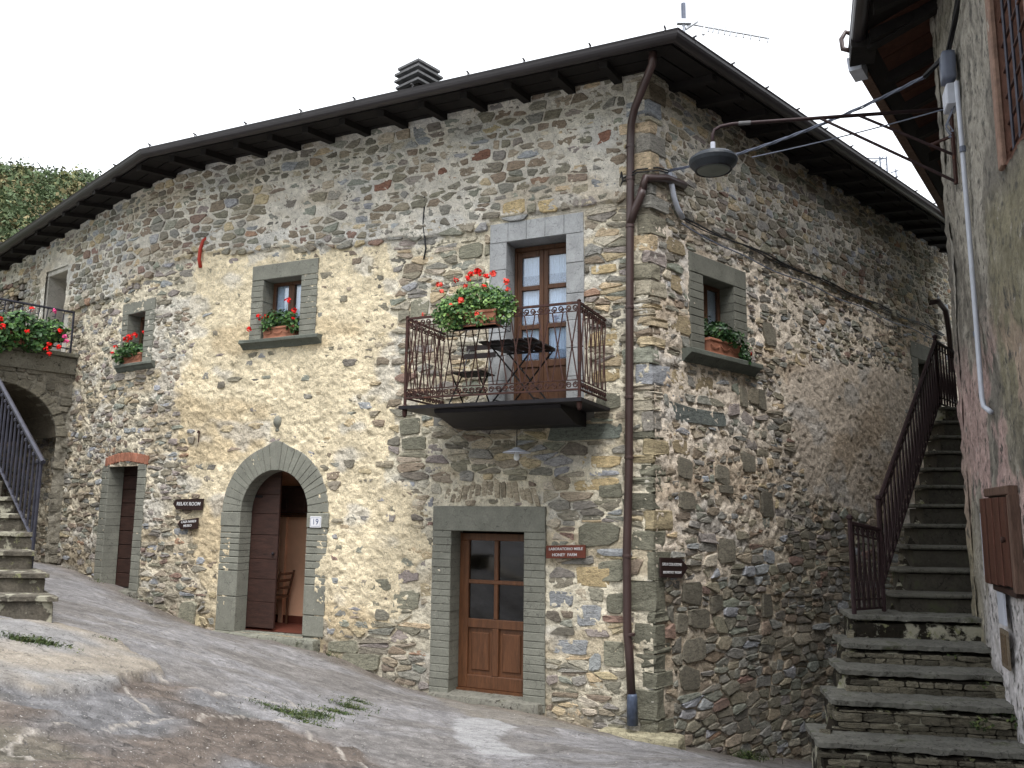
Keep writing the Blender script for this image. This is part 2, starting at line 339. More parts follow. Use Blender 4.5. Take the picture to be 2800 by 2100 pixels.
# ---------------------------------------------------------------- stones: weighted cells in a wall's own (u,z) coordinates
def cells(seeds, k=2.2, big=.42):
    """seeds (x,z,weight) -> convex polygons"""
    P = np.array([(x, z*k) for x, z, _ in seeds]); Wt = np.array([w_ for *_, w_ in seeds]); n = len(P); polys = []
    gx = np.floor(P/0.5).astype(int); buckets = {}
    for i, g in enumerate(map(tuple, gx)): buckets.setdefault(g, []).append(i)
    for i in range(n):
        g = gx[i]; cand = np.array([j for a in (-1, 0, 1) for b in (-1, 0, 1) for j in buckets.get((g[0]+a, g[1]+b), ()) if j != i])
        D = P[cand]-P[i]; d2 = (D**2).sum(1); o = np.argsort(d2)[:16]
        poly = [(-big, -big), (big, -big), (big, big), (-big, big)]
        for q in o:
            dx, dy = D[q]; L2 = d2[q]
            if L2 < 1e-8: continue
            c = (L2+Wt[i]-Wt[cand[q]])/2
            new = []; m = len(poly)
            for a in range(m):
                p1 = poly[a]; p2 = poly[(a+1) % m]; s1 = p1[0]*dx+p1[1]*dy-c; s2 = p2[0]*dx+p2[1]*dy-c
                if s1 <= 0: new.append(p1)
                if (s1 < 0 < s2) or (s2 < 0 < s1): t = s1/(s1-s2); new.append((p1[0]+(p2[0]-p1[0])*t, p1[1]+(p2[1]-p1[1])*t))
            poly = new
            if len(poly) < 3: break
        if len(poly) >= 3: polys.append((i, np.array([(P[i, 0]+x, (P[i, 1]+y)/k) for x, y in poly])))
    return polys
def clip(poly, n, c):
    new = []; m = len(poly)
    for a in range(m):
        p1 = poly[a]; p2 = poly[(a+1) % m]; s1 = p1@n-c; s2 = p2@n-c
        if s1 <= 0: new.append(p1)
        if (s1 < 0 < s2) or (s2 < 0 < s1): new.append(p1+(p2-p1)*(s1/(s1-s2)))
    return np.array(new)
def rows(x0, x1, z0, z1, hlo, hhi, wlo, whi, R_, thin=.16):
    out = []; z = z0
    while z < z1:
        h = R_.uniform(hlo, hhi); x = x0-R_.uniform(0, .2)
        while x < x1:
            wd = h*R_.uniform(wlo, whi)
            q = R_.random()
            if q < thin*.55 and h > .07:
                out += [(x+wd/2, z+h*.25+R_.gauss(0, h*.06), 0), (x+wd/2+R_.gauss(0, wd*.1), z+h*.75, 0)]
            elif q < thin and h > .10:
                wd *= 1.25; out += [(x+wd*R_.uniform(.4, .6), z+h*f_+R_.gauss(0, h*.04), 0) for f_ in (.17, .5, .83)]
            else: out.append((x+wd/2, z+h/2+R_.gauss(0, h*.13), R_.uniform(-.0015, .0035)))
            x += wd
        z += h
    return out
def shrink(poly, g):
    c = poly.mean(0); n = len(poly); R_ = []
    # inward offset by moving along the angle bisector, capped
    for i in range(n):
        e1 = poly[i]-poly[i-1]; e2 = poly[(i+1) % n]-poly[i]; l1 = np.hypot(*e1); l2 = np.hypot(*e2)
        if l1 < .012: continue
        R_.append(poly[i])
    if len(R_) < 3: return None
    p = np.array(R_); d = p-c; L = np.linalg.norm(d, axis=1, keepdims=True); return c+d*np.maximum(1-g/np.maximum(L, .01)*1.25, .45)
def chaikin(p, r=.22):
    q = np.roll(p, -1, 0); return np.stack([p*(1-r)+q*r, p*r+q*(1-r)], 1).reshape(-1, 2)
def stone_geo(poly, f, d0, d1, R_, detail=True, rough=.006):
    """rounded rubble stone: buried rim, shoulder, inset face, crown; poly in (u,z)"""
    e_ = poly.max(0)-poly.min(0); poly = poly+np.array([[R_.gauss(0, e_[0]*.035), R_.gauss(0, e_[1]*.045)] for _ in poly])
    p = chaikin(poly, R_.uniform(.08, .18))
    if len(p) > 12: p = p[[i for i in range(len(p)) if i % 4 != 3]]
    c = p.mean(0); n = len(p); ext = p.max(0)-p.min(0); s = float(min(ext))
    p = p+np.array([[R_.gauss(0, s*.03), R_.gauss(0, s*.03)] for _ in range(n)])
    tx, tz = R_.uniform(-.06, .06), R_.uniform(-.08, .05)
    dep = lambda q: (q-c)[:, 0]*tx+(q-c)[:, 1]*tz
    sh = min(.009, s*.10)
    r1 = c+(p-c)*.985; r2 = c+(p-c)*(1-np.minimum(sh*1.3/np.maximum(np.linalg.norm(p-c, axis=1, keepdims=True), .02), .35))
    nz = lambda a: np.array([R_.gauss(0, a) for _ in range(n)])
    V = [np.c_[p, np.full(n, d0)], np.c_[r1, d1-sh*.75+dep(r1)*.5+nz(rough*.5)], np.c_[r2, d1+dep(r2)+nz(rough*.6)]]
    F = []; K = 3
    for k in range(K-1):
        for i in range(n): j = (i+1) % n; F.append((k*n+i, k*n+j, (k+1)*n+j, (k+1)*n+i))
    V.append(np.array([[c[0]+R_.gauss(0, s*.1), c[1]+R_.gauss(0, s*.1), d1+R_.uniform(-.06, .05)*s*.5+rough*.5]]))
    F += [(2*n+i, 2*n+(i+1) % n, 3*n) for i in range(n)]
    V = np.concatenate(V); return f(V[:, 0], V[:, 1], V[:, 2]), F
PAL = {
 'tan': (srgb(186, 168, 138), 10), 'olive': (srgb(146, 138, 114), 14), 'brown': (srgb(150, 126, 100), 9), 'yellow': (srgb(222, 194, 140), 6), 'grey': (srgb(150, 148, 140), 9),
 'blue': (srgb(172, 178, 188), 4), 'red': (srgb(148, 104, 88), 1.6), 'orange': (srgb(188, 136, 94), .8), 'dark': (srgb(110, 104, 92), 5), 'cream': (srgb(214, 200, 172), 6), 'green': (srgb(150, 156, 140), 5), 'mauve': (srgb(160, 146, 142), 4)}
def pick(R_, boost=None, k=.78):
    names = list(PAL); ws = [PAL[n_][1]*(boost or {}).get(n_, 1) for n_ in names]; nm = R_.choices(names, ws)[0]
    c = np.array(PAL[nm][0])*k*R_.uniform(.80, 1.15); c = c*.72+np.array(srgb(174,164,146,.9))*.28; c = c*np.array([R_.uniform(.95, 1.05), 1, R_.uniform(.94, 1.06)]); g_ = c.mean(); c = c*.74+g_*.26; return np.clip(c, .02, .8)

def poly_in(x, y, P):
    c = False; n = len(P)
    for i in range(n):
        x1, y1 = P[i]; x2, y2 = P[(i+1) % n]
        if (y1 > y) != (y2 > y) and x < (x2-x1)*(y-y1)/(y2-y1)+x1: c = not c
    return c

# ---- openings: outer surround rectangles (stones keep out) and opening holes in the wall sheet
HA = [(1.32, 2.87, -2.45, .07), (.83, 2.12, 1.2, 3.72), (4.86, 6.08, 2.43, 3.60), (7.98, 9.20, -1.45, .70), (8.05, 9.0, 2.26, 3.34), (11.08, 12.25, 2.66, 4.55), (4.49, 6.38, -1.95, .0)]
ARC = (5.435, -.03, .95)
HOLE_A = [(1.5, 2.68, -2.35, -.13), (1.0, 1.9, 1.23, 3.5), (5.1, 5.92, 2.43, 3.44), (8.12, 9.02, -1.32, .66), (8.2, 8.82, 2.26, 3.17), (11.2, 12.1, 2.66, 4.42), (13.0, 14.6, 2.66, 4.5)]
HB = [(.79, 2.16, 1.98, 3.32), (7.95, 9.2, 1.3, 3.22)]
HOLE_B = [(1.0, 1.85, 1.98, 3.12), (8.2, 9.05, 1.5, 3.0)]

house = empty('stone_house', Vv(AP(3, -2.3)), 'large old rubble-stone house with rounded corner, dark eaves and iron balcony, filling the middle', 'house')

def zoneA(u, z):
    """returns (name) of masonry kind on the left facade"""
    zs = np.interp(u, [0, 2.1, 2.15, 4.6, 7.2, 9, 13], [3.75, 3.75, 3.62, 3.72, 3.93, 3.55, 3.4])
    if z > zs: return 'upper'
    ul = np.interp(z, [-2, -1, .7, 2.1, 4], [6.75, 6.62, 7.36, 7.34, 7.2]); ur = np.interp(z, [-2.2, -1.2, -.56, .63, 1.87, 3.2], [4.4, 3.4, 3.0, 3.6, 3.35, 3.55])
    if u > ul: return 'left'
    if u > ur: return 'render'
    return 'right'
def zoneB(t, z):
    if z > np.interp(t, [0, 1, 9], [3.75, 3.7, 3.5]): return 'upperB'
    if 3.0 < t < 9 and z > np.interp(t, [3, 3.3, 3.8, 4.6, 9], [2.2, 1.2, .2, .2, -.6]) and z < np.interp(t, [3, 5, 9], [2.1, 2.4, 2.6]): return 'renderB'
    if z < np.interp(t, [0, 1.5, 4, 8], [-1.0, -.7, .0, .2]): return 'lowB'
    return 'midB'
ZS = dict(upper=dict(thin=.22, h=(.10, .20), w=(.9, 2.0), g=.017, d=(.002, .020), keep=.97, b={'cream': .6, 'green': 1.0, 'olive': 1.5, 'brown': 1.4, 'dark': 1.1}),
          left=dict(thin=.6, h=(.07, .16), w=(1.1, 2.8), g=.011, d=(.0, .026), keep=.80, b={'cream': 1.4, 'mauve': 1.8, 'tan': 1.5, 'yellow': .4, 'orange': .5}),
          render=dict(h=(.09, .17), w=(1.0, 2.0), g=.026, d=(.006, .024), keep=.18, b={'cream': .3, 'olive': 1.6, 'grey': 1.3}),
          right=dict(thin=.7, h=(.08, .18), w=(1.5, 3.6), g=.009, d=(.0, .026), keep=.93, b={'yellow': 2.0, 'blue': 1.2, 'cream': 2.5, 'mauve': 1.5, 'red': .5, 'dark': .6, 'grey': 1.2}),
          upperB=dict(thin=.3, h=(.09, .18), w=(.9, 2.1), g=.014, d=(.002, .024), keep=.95, b={'yellow': .7, 'olive': 1.3, 'brown': 1.2}),
          midB=dict(thin=.5, h=(.08, .18), w=(1.1, 2.8), g=.014, d=(.0, .026), keep=.78, b={'brown': 1.0, 'cream': 1.0, 'yellow': .4, 'blue': 1.3, 'grey': 2, 'mauve': 1.6, 'orange': .4}),
          renderB=dict(h=(.10, .16), w=(1.0, 1.8), g=.022, d=(.004, .018), keep=.08, b={'brown': 1.6, 'grey': 1.4}),
          lowB=dict(thin=.35, h=(.08, .19), w=(1.2, 2.8), g=.012, d=(.004, .030), keep=.97, b={'yellow': .15, 'cream': .25, 'olive': 1.8, 'dark': 2.4, 'grey': 2, 'green': 1.8, 'tan': .6, 'orange': .2}))
MORT = dict(upper=srgb(214, 208, 196), left=srgb(222, 211, 188), render=srgb(232, 217, 186), right=srgb(222, 213, 192), upperB=srgb(220, 212, 198), midB=srgb(238, 224, 206),
            renderB=srgb(222, 207, 190), lowB=srgb(220, 206, 186))
MLEV = dict(upper=.010, left=.008, render=.016, right=.004, upperB=.006, midB=.008, renderB=.018, lowB=.002)
ZOFF = dict(upper=.040, upperB=.028)
MAMP = dict(upper=.010, left=.020, render=.014, right=.014, upperB=.012, midB=.018, renderB=.012, lowB=.014)

SPECIAL_A = []   # (poly, colour, d1)
SPECIAL_B = []
def q4(a0, a1, z0, z1, R_, j=.02): return np.array([(a0+R_.uniform(0, j), z0+R_.uniform(0, j)), (a1-R_.uniform(0, j), z0+R_.uniform(-j, j)*.5), (a1-R_.uniform(0, j), z1-R_.uniform(0, j)), (a0+R_.uniform(0, j), z1+R_.uniform(-j, j)*.5)])
Rq = random.Random(5)
GREEN = srgb(136, 134, 118, .8)
SPECIAL_A += [(q4(.36, 1.32, .86, 1.06, Rq, .01), srgb(128, 134, 126, .75), .022)]
for a0, a1, z0, z1 in [(.36, .95, -.38, -.12), (.36, .66, .16, .36), (.36, .70, -.80, -.55), (.36, .60, -1.15, -.88), (.36, .62, -1.75, -1.42), (3.05, 3.45, -1.25, -.98), (3.1, 3.42, 1.0, 1.22), (3.0, 3.3, 2.55, 2.85), (3.45, 3.8, -1.05, -.85), (3.6, 4.2, -2.03, -1.85), (4.25, 4.5, -2.05, -1.92), (3.95, 4.45, -1.84, -1.68), (6.75, 7.1, -1.75, -1.3), (.36, .7, 1.2, 1.42),
                       (2.2, 2.5, 2.4, 2.62), (2.2, 2.6, 3.3, 3.52), (3.0, 3.4, .78, .98)]:
    SPECIAL_A.append((q4(a0, a1, z0, z1, Rq, .03), np.array(GREEN)*Rq.uniform(.85, 1.35), .026))
for a0, a1, z0, z1 in [(.36, .95, .52, .68), (.36, 1.0, .25, .4), (.5, .95, -.85, -.62), (.36, .75, 1.55, 1.72), (.4, .8, 2.0, 2.2), (.4, .75, 2.9, 3.02), (1.15, 1.45, 3.78, 3.95), (1.6, 1.95, 3.82, 4.0)]:
    SPECIAL_A.append((q4(a0, a1, z0, z1, Rq, .03), np.array(srgb(212, 190, 148, .75))*Rq.uniform(.85, 1.1), .018))
for a0, a1, z0, z1 in [(.62, .95, -1.3, -1.05), (.95, 1.3, -1.1, -.9), (.8, 1.25, -1.62, -1.45), (.36, .75, 4.0, 4.2), (4.0, 4.25, 4.02, 4.14), (7.0, 7.3, -.4, -.28)]:
    SPECIAL_A.append((q4(a0, a1, z0, z1, Rq, .03), np.array(srgb(160, 162, 164, .8))*Rq.uniform(.85, 1.1), .014))
for a0, a1, z0, z1 in [(2.1, 2.42, 4.62, 4.78), (3.65, 3.95, 4.42, 4.6), (.42, .68, 4.55, 4.72), (2.75, 2.95, 4.5, 4.62)]:
    SPECIAL_A.append((q4(a0, a1, z0, z1, Rq, .04), np.array(srgb(146, 108, 92, .8))*Rq.uniform(.9, 1.15), .020))
# relieving arch of thin upright stones over the lower door
for i in range(15):
    t = (i+.5)/15; u = 2.72-1.3*t; zc = .16+.13*math.sin(PI*t); a = (t-.5)*.75; hw = .038; hh = Rq.uniform(.085, .12)
    ca, sa = math.cos(a), math.sin(a); SPECIAL_A.append((np.array([(u+x*ca+z*sa, zc-x*sa*-1*0+z*ca+x*sa*0) for x, z in [(-hw, -hh), (hw, -hh), (hw, hh), (-hw, hh)]]), np.array(srgb(172, 160, 140, .9))*Rq.uniform(.7, 1.2), .014))
SPECIAL_B += [(np.array([(.34, 1.12), (1.6, 1.10), (1.6, 1.30), (1.0, 1.30), (.34, 1.34)]), srgb(120, 126, 122, .75), .024)]
for a0, a1, z0, z1 in [(.5, .95, -1.05, -.8), (.62, 1.1, -1.33, -1.1), (.5, .95, -1.72, -1.45), (.4, .85, -2.05, -1.75), (.36, .62, -1.38, -1.12), (2.35, 2.75, .0, .28), (1.9, 2.3, .55, .82), (.45, .8, .42, .66), (.5, .85, .02, .28), (1.25, 1.6, .38, .62), (1.35, 1.7, .25, .38),
                       (2.6, 2.95, 2.35, 2.72), (1.9, 2.15, 1.42, 1.7), (2.4, 2.62, 1.4, 1.72), (1.3, 1.7, -.6, -.3), (1.1, 1.4, -1.2, -.95), (2.3, 2.6, -1.35, -1.0)]:
    SPECIAL_B.append((q4(a0, a1, z0, z1, Rq, .04), np.array(srgb(138, 132, 118, .8))*Rq.uniform(.8, 1.3), .034))
for a0, a1, z0, z1 in [(.36, .8, .72, .9), (.36, .7, 1.5, 1.75), (.4, .85, 2.2, 2.45), (.4, .7, 2.7, 2.95), (.9, 1.3, 1.5, 1.75), (.35, .75, 3.2, 3.4), (3.5, 3.9, 2.2, 2.4)]:
    SPECIAL_B.append((q4(a0, a1, z0, z1, Rq, .04), np.array(srgb(190, 172, 140, .75))*Rq.uniform(.85, 1.1), .018))

# corner quoins (z0,z1, reach on A, reach on B, colour)
QU = []; z = -3.0; k = 0; Rz = random.Random(21)
while z < 5.6:
    h = Rz.choice([.09, .13, .17, .22, .28, .32]) if z < 1.3 else Rz.choice([.06, .08, .11, .14, .19, .24])
    la, lb = (Rz.uniform(.22, .36), Rz.uniform(.07, .22)) if k % 2 else (Rz.uniform(.07, .2), Rz.uniform(.2, .36))
    if z < .9: la *= 1.0; c = np.array(GREEN)*Rz.uniform(.75, 1.25)
    else: c = np.array(pick(Rz, {'yellow': 2.5, 'cream': 1.6, 'olive': 1.5, 'red': .2, 'blue': .4, 'orange': .3, 'dark': .3}, .9))
    if False: c = np.array(Rz.choice([srgb(198, 178, 140, .75), srgb(178, 164, 134, .75), srgb(150, 146, 124, .75), srgb(164, 156, 134, .75), srgb(140, 138, 122, .75)]))*Rz.uniform(.85, 1.1)
    if .55 < z < .85 or -.1 > z > -.2: c = np.array(srgb(196, 180, 146, .75))
    QU.append((z, z+h, la, lb, c)); z += h+.012; k += 1

def masonry(f, zone, ext, holes, special, arc, seed, quoin_side, ulimit, proj_w, zlow):
    """seeds by zone -> list of (poly, colour, d1, gap, size)"""
    R_ = random.Random(seed); seeds = []
    x0, x1, z0, z1 = ext
    for nm in {zone(x, z) for x in np.arange(x0, x1, .25) for z in np.arange(z0, z1, .25)}:
        s = ZS[nm]
        for x, z, wt in rows(x0, x1, z0, z1, *s['h'], *s['w'], R_, s.get('thin', .16)):
            if zone(x, z) == nm: seeds.append((x, z, wt))
    spb = [(p.min(0)-.012, p.max(0)+.012) for p, *_ in special]
    seeds = [s for s in seeds if not any(a[0] < s[0] < b[0] and a[1] < s[1] < b[1] for a, b in spb)]
    out = []
    rects = [h for h in holes]+[(a[0], b[0], a[1], b[1]) for a, b in spb]
    for i, p in cells(seeds):
        x, z, _ = seeds[i]; nm = zone(x, z); s = ZS[nm]
        if any(a+.0 < x < b and c < z < d for a, b, c, d in rects): continue
        if arc and (x-arc[0])**2+(z-arc[1])**2 < arc[2]**2: continue
        if z < zlow(x)-.25 or (f is AP and p[:, 1].max() > np.interp(x, [0, 7.5, 14.6], [5.50, 5.42, 4.86])): continue
        sz = s['keep']
        if nm == 'render':
            sz = .20+.50*float(sstep(-.3, -1.5, z))+.30*float(sstep(3.9, 3.4, x))*(z < 2)+.35*float(sstep(6.7, 7.3, x))*(z < 1.2)+.1*(z > 3.3)
            if x > 5.0 and z > 1.2: sz *= .7
            sz += .35*float(sstep(.56, .66, fbm(x*1.1, z*1.3, 0, 3, 333)))
        if R_.random() > sz: continue
        for a, b, c, d in rects:
            if p[:, 0].max() > a and p[:, 0].min() < b and p[:, 1].max() > c and p[:, 1].min() < d and len(p) >= 3:
                sep = [(a-x, (1, 0), a), (x-b, (-1, 0), -b), (c-z, (0, 1), c), (z-d, (0, -1), -d)]; m = max(sep, key=lambda q: q[0])
                p = clip(p, np.array(m[1], float), m[2])
        if len(p) < 3: continue
        if arc:
            v = np.array([x-arc[0], z-arc[1]]); L = np.hypot(*v)
            if L < arc[2]+.5 and z > arc[1]-.1:
                n_ = -v/L; p = clip(p, n_, n_@np.array(arc[:2])-arc[2])
                if len(p) < 3: continue
        # keep clear of the quoins
        for qz0, qz1, la, lb, _c in QU:
            l = la if quoin_side == 'A' else lb
            if p[:, 0].min() < l and p[:, 1].max() > qz0 and p[:, 1].min() < qz1:
                if qz0 < z < qz1 or True: p = clip(p, np.array([-1., 0]), -l) if p[:, 0].mean() > l*.4 else np.zeros((0, 2))
            if len(p) < 3: break
        if len(p) < 3: continue
        p = shrink(p, s['g']*R_.uniform(.55, 1.7))
        if p is None: continue
        e = p.max(0)-p.min(0)
        if e.min() < .022: continue
        d1 = R_.uniform(*s['d'])+ZOFF.get(nm, 0); d1 += min(.010, e.min()*.06)
        kk = .92 if f is AP else 1.12
        out.append((p, pick(R_, s['b'], kk), d1, float(e[0]*e[1])))
    for p, c, d in special: out.append((p, np.array(c)*1.1, d-.004+ZOFF.get(zone(*p.mean(0)), 0), float(np.prod(p.max(0)-p.min(0)))*3))
    return out

def wall_sheet(name, f, zone, x0, x1, z0, z1, st, holes, arc, parent, seed, flip, zlow):
    xs = np.arange(x0, x1+st/2, st); zs = np.arange(z0, z1+st/2, st); X, Z = np.meshgrid(xs, zs, indexing='ij')
    # coarse zone lookup, jittered so that borders are ragged
    names = sorted(ZS); jx = (fbm(X*2.2, Z*2.2, 1, 4, seed)-.5)*.8; jz = (fbm(X*2.2, Z*2.2, 5, 4, seed+3)-.5)*.5
    cx = np.arange(x0-.3, x1+.3, .06); cz = np.arange(z0-.3, z1+.3, .06)
    tab = np.array([[names.index(zone(a, b)) for b in cz] for a in cx])
    ia = np.clip(((X+jx-cx[0])/.06).astype(int), 0, len(cx)-1); ib = np.clip(((Z+jz-cz[0])/.06).astype(int), 0, len(cz)-1); zi = tab[ia, ib]
    lev = np.array([MLEV[n_] for n_ in names])[zi]; am = np.array([MAMP[n_] for n_ in names])[zi]; col = np.array([MORT[n_] for n_ in names])[zi]*.95
    n1 = fbm(X*9, Z*11, 0, 4, seed+11)-.5; n2 = fbm(X*26, Z*34, 0, 3, seed+19)-.5; n3 = fbm(X*1.1, Z*1.1, 0, 3, seed+29)-.5
    zo_ = np.array([ZOFF.get(n_, 0) for n_ in names])[tab[np.clip(((X-cx[0])/.06).astype(int), 0, len(cx)-1), np.clip(((Z-cz[0])/.06).astype(int), 0, len(cz)-1)]]
    D = lev+zo_+am*(n1*2.6+n2*2.6)+n3*.03
    dirt = np.clip(1+(fbm(X*2.2, Z*2.2, 2, 4, seed+41)-.5)*.55+n2*.35, .5, 1.25)
    stain = sstep(.52, .66, fbm(X*.8, Z*2.0, 4, 4, seed+71)); col = col*(1-.22*stain[..., None]*np.array([.8, 1, 1.25]))
    grey = sstep(.56, .68, fbm(X*1.7, Z*2.6, 7, 3, seed+51))
    col = col*dirt[..., None]; gg = col.mean(-1, keepdims=True)*np.array([.93, .93, .92]); col = col*(1-.45*grey[..., None])+gg*.45*grey[..., None]
    gz = zlow(X); damp = sstep(.9, .0, Z-gz)*sstep(.35, .6, fbm(X*2, Z*1.2, 3, 3, seed+61)+.18*sstep(.5, 0, Z-gz)); col = col*(1-.42*damp[..., None])
    P = f(X, Z, D); xc = (X[:-1, :-1]+X[1:, 1:])/2; zc = (Z[:-1, :-1]+Z[1:, 1:])/2; mask = np.ones(xc.shape, bool)
    if not flip: mask &= zc < np.interp(xc, [0, 7.5, 14.6], [5.46, 5.42, 4.90])
    for a, b, c, d in holes: mask &= ~((xc > a) & (xc < b) & (zc > c) & (zc < d))
    if arc: mask &= ~((((xc-arc[0])**2+(zc-arc[1])**2 < (.76)**2) & (zc > arc[1])) | ((abs(xc-arc[0]) < .76) & (zc <= arc[1]) & (zc > -1.70)))
    return gridmesh(name, P, M['mortar'], col, mask, parent, flip)

def zlowA(x): return np.interp(x, [0, .36, 1.37, 2.9, 4.5, 6.34, 8, 9.2, 10.4, 12, 16], [-2.5, -2.46, -2.33, -2.24, -1.88, -1.72, -1.34, -1.12, -.92, -.8, -.7])
def zlowB(x): return np.interp(x, [0, 1.7, 3, 4.5, 14], [-2.5, -2.93, -3.22, -3.6, -3.8])
wallA = wall_sheet('wall', AP, zoneA, 0.02, 15.4, -2.75, 5.72, .023, HOLE_A, ARC, house, 3, False, zlowA)
wallB = wall_sheet('wall', BP, zoneB, 0.02, 13.0, -4.0, 5.72, .026, HOLE_B, None, house, 77, True, zlowB)
tag(wallA, 'long left facade of cream-mortared rubble'); tag(wallB, 'right flank wall in the lane beside the stairs')

stA = masonry(AP, zoneA, (0, 14.8, -2.6, 5.6), HA, SPECIAL_A, ARC, 4, 'A', 15, None, zlowA)
stB = masonry(BP, zoneB, (0, 11.2, -3.9, 5.6), HB, SPECIAL_B, None, 9, 'B', 11, None, zlowB)
def pscale(f, p):
    w_ = f(p[:, 0].mean(), p[:, 1].mean(), 0.); return 1/float(w_[1])**2
rank = sorted([(a*pscale(AP, p)*(.55 if p[:, 0].mean() > 9 else .9), 'A', k) for k, (p, c, d, a) in enumerate(stA) if p[:, 1].mean() < 4.9] +
              [(a*pscale(BP, p)*.75, 'B', k) for k, (p, c, d, a) in enumerate(stB) if p[:, 0].mean() < 6 and p[:, 1].mean() < 4.9], reverse=True)[:262]
big = {(s_, k_) for _, s_, k_ in rank}
for side, lst, f, par in (('A', stA, AP, wallA), ('B', stB, BP, wallB)):
    rest = MB(); R_ = random.Random(31)
    for k_, (p, c, d1, a) in enumerate(lst):
        V, F = stone_geo(p, f, -.03, d1, R_)
        if (side, k_) in big: m_ = MB(); m_.add(V, F, c); m_.build('stone', M['stone'], par)
        else: rest.add(V, F, c)
    tag(rest.build('small_stones', M['stone'], par), kind='stuff')
# quoins wrap the corner
for qz0, qz1, la, lb, c in QU:
    if qz1 < -2.75: continue
    d = .012+.014*Rz.random()+(.044 if qz0 > 3.62 else 0)
    cor = W0+(nA+nB)*(d/(1+float(nA@nB)))
    m_ = MB(); ring = lambda zz, e: [tuple(AP(la-e, zz, -.03)), tuple(AP(la-e, zz, d-.012-e*.3)), tuple(AP(la-e-.02, zz, d-e*.6)), (cor[0]+(W0[0]-cor[0])*e*14, cor[1]+(W0[1]-cor[1])*e*14, zz), tuple(BP(lb-e-.02, zz, d-e*.6)), tuple(BP(lb-e, zz, d-.012-e*.3)), tuple(BP(lb-e, zz, -.03))]
    hh = qz1-qz0; rs = [ring(qz0, .012), ring(qz0+.014, 0), ring(qz0+hh*.5, -.004+.008*Rz.random()), ring(qz1-.014, 0), ring(qz1, .012)]
    V = [v for r_ in rs for v in r_]; n = 7; F = [(a*n+i, a*n+(i+1) % n, (a+1)*n+(i+1) % n, (a+1)*n+i) for a in range(4) for i in range(n)]+[tuple(range(n)), tuple(4*n+i for i in range(n))]
    V = np.array(V)+np.array([[Rz.gauss(0, .0075) for _ in range(3)] for _ in V])
    m_.add(V, F, c); m_.build('quoin', M['stone'], wallA)
# ---------------------------------------------------------------- roof, eaves, gutters
def ln_int(p, d, q, e):
    A_ = np.array([[d[0], -e[0]], [d[1], -e[1]]]); t = np.linalg.solve(A_, np.array(q)-np.array(p)); return np.array(p)+np.array(d)*t[0]
OV = .80
kk = OV/(1+float(nA@nB)); G0 = W0+(nA+nB)*kk
G1 = W0+dA*7.55+nA*.86
G2 = np.array(Vv(AP(14.6, 0, .50))[:2]); G3 = W0+dB*13.2+nB*.86
ZG = {0: 5.36, 1: 5.33, 2: 4.86, 3: 5.32}
EV = [np.r_[G2, ZG[2]-.12], np.r_[G1, ZG[1]-.12], np.r_[G0, ZG[0]-.12], np.r_[G3, ZG[3]-.12]]
# eave polyline (far left -> bend -> corner -> far right) and ridge line above the interior
def inner(i, off=5.2, rise=.85):
    if i == 0: p = G2-nC_*off
    elif i == 1: p = G1-(nA+nC_)/(1+float(nA@nC_))*off
    elif i == 2: p = G0-(nA+nB)/(1+float(nA@nB))*off
    else: p = G3-nB*off
    return np.r_[p, EV[i][2]+rise]
nC_ = np.array([-math.cos(aC), math.sin(aC)])
IN = [inner(i) for i in range(4)]
rf = MB()
for k in range(3):
    a, b, c, d = EV[k], EV[k+1], IN[k+1], IN[k]
    up = np.array([0, 0, .10]); dn = np.array([0, 0, .06])
    V = [a+dn, b+dn, c+dn, d+dn, a+up, b+up, c+up, d+up]
    rf.add(V, [(0, 1, 2, 3), (4, 5, 6, 7), (0, 1, 5, 4), (3, 2, 6, 7), (0, 3, 7, 4), (1, 2, 6, 5)])
top = [p+np.array([0, 0, .14]) for p in IN]; rf.add(top, [(0, 1, 2, 3)])
roof = rf.build('roof', M['soffit'], house, recalc=True)
tl = MB(); Rr = random.Random(8)       # roof covering of stone slates at the eave edge (each row end shows as a thin lip)
for k in range(3):
    a, b = EV[k], EV[k+1]; L = np.linalg.norm((b-a)[:2]); n = int(L/.45)
    inn = (IN[k]+IN[k+1])/2-(EV[k]+EV[k+1])/2; inn = inn/np.linalg.norm(inn)
    for j in range(n):
        p = a+(b-a)*(j+.02)/n; q = a+(b-a)*(j+.98)/n; h0 = .10+Rr.uniform(0, .012)
        V = [p+[0, 0, h0], q+[0, 0, h0], q+inn*.6+[0, 0, h0+.02], p+inn*.6+[0, 0, h0+.02]]; V += [v+np.array([0, 0, .03]) for v in V]
        tl.add(V, [(0, 1, 2, 3), (4, 5, 6, 7), (0, 1, 5, 4), (1, 2, 6, 5), (2, 3, 7, 6), (3, 0, 4, 7)], srgb(96, 92, 86))
tag(tl.build('roof_slate', M['stone'], roof), kind='stuff')
# rafters
for side, f, xs in (('A', AP, np.arange(.35, 14.2, .62)), ('B', BP, np.arange(.45, 12.6, .62))):
    for x in xs:
        m_ = MB(); sl = .85/5.2; ez = (np.interp(x, [0, 7.5, 14.6], [ZG[0], ZG[1], ZG[2]]) if side == 'A' else ZG[0])+.04; ovx = .74 if side == 'B' or x < 7.5 else np.interp(x, [7.5, 14.6], [.78, .44])
        P = []
        for dx in (-.05, .05):
            for dd, dz in ((-.12, 0), (ovx-.06, 0)):
                zt = ez+(ovx-dd)*sl-.03
                P += [tuple(f(x+dx, zt-.17, dd)), tuple(f(x+dx, zt, dd))]
        m_.add(P, [(0, 1, 3, 2), (4, 6, 7, 5), (0, 2, 6, 4), (1, 5, 7, 3), (2, 3, 7, 6), (0, 4, 5, 1)]); m_.build('rafter', M['soffit'], roof)
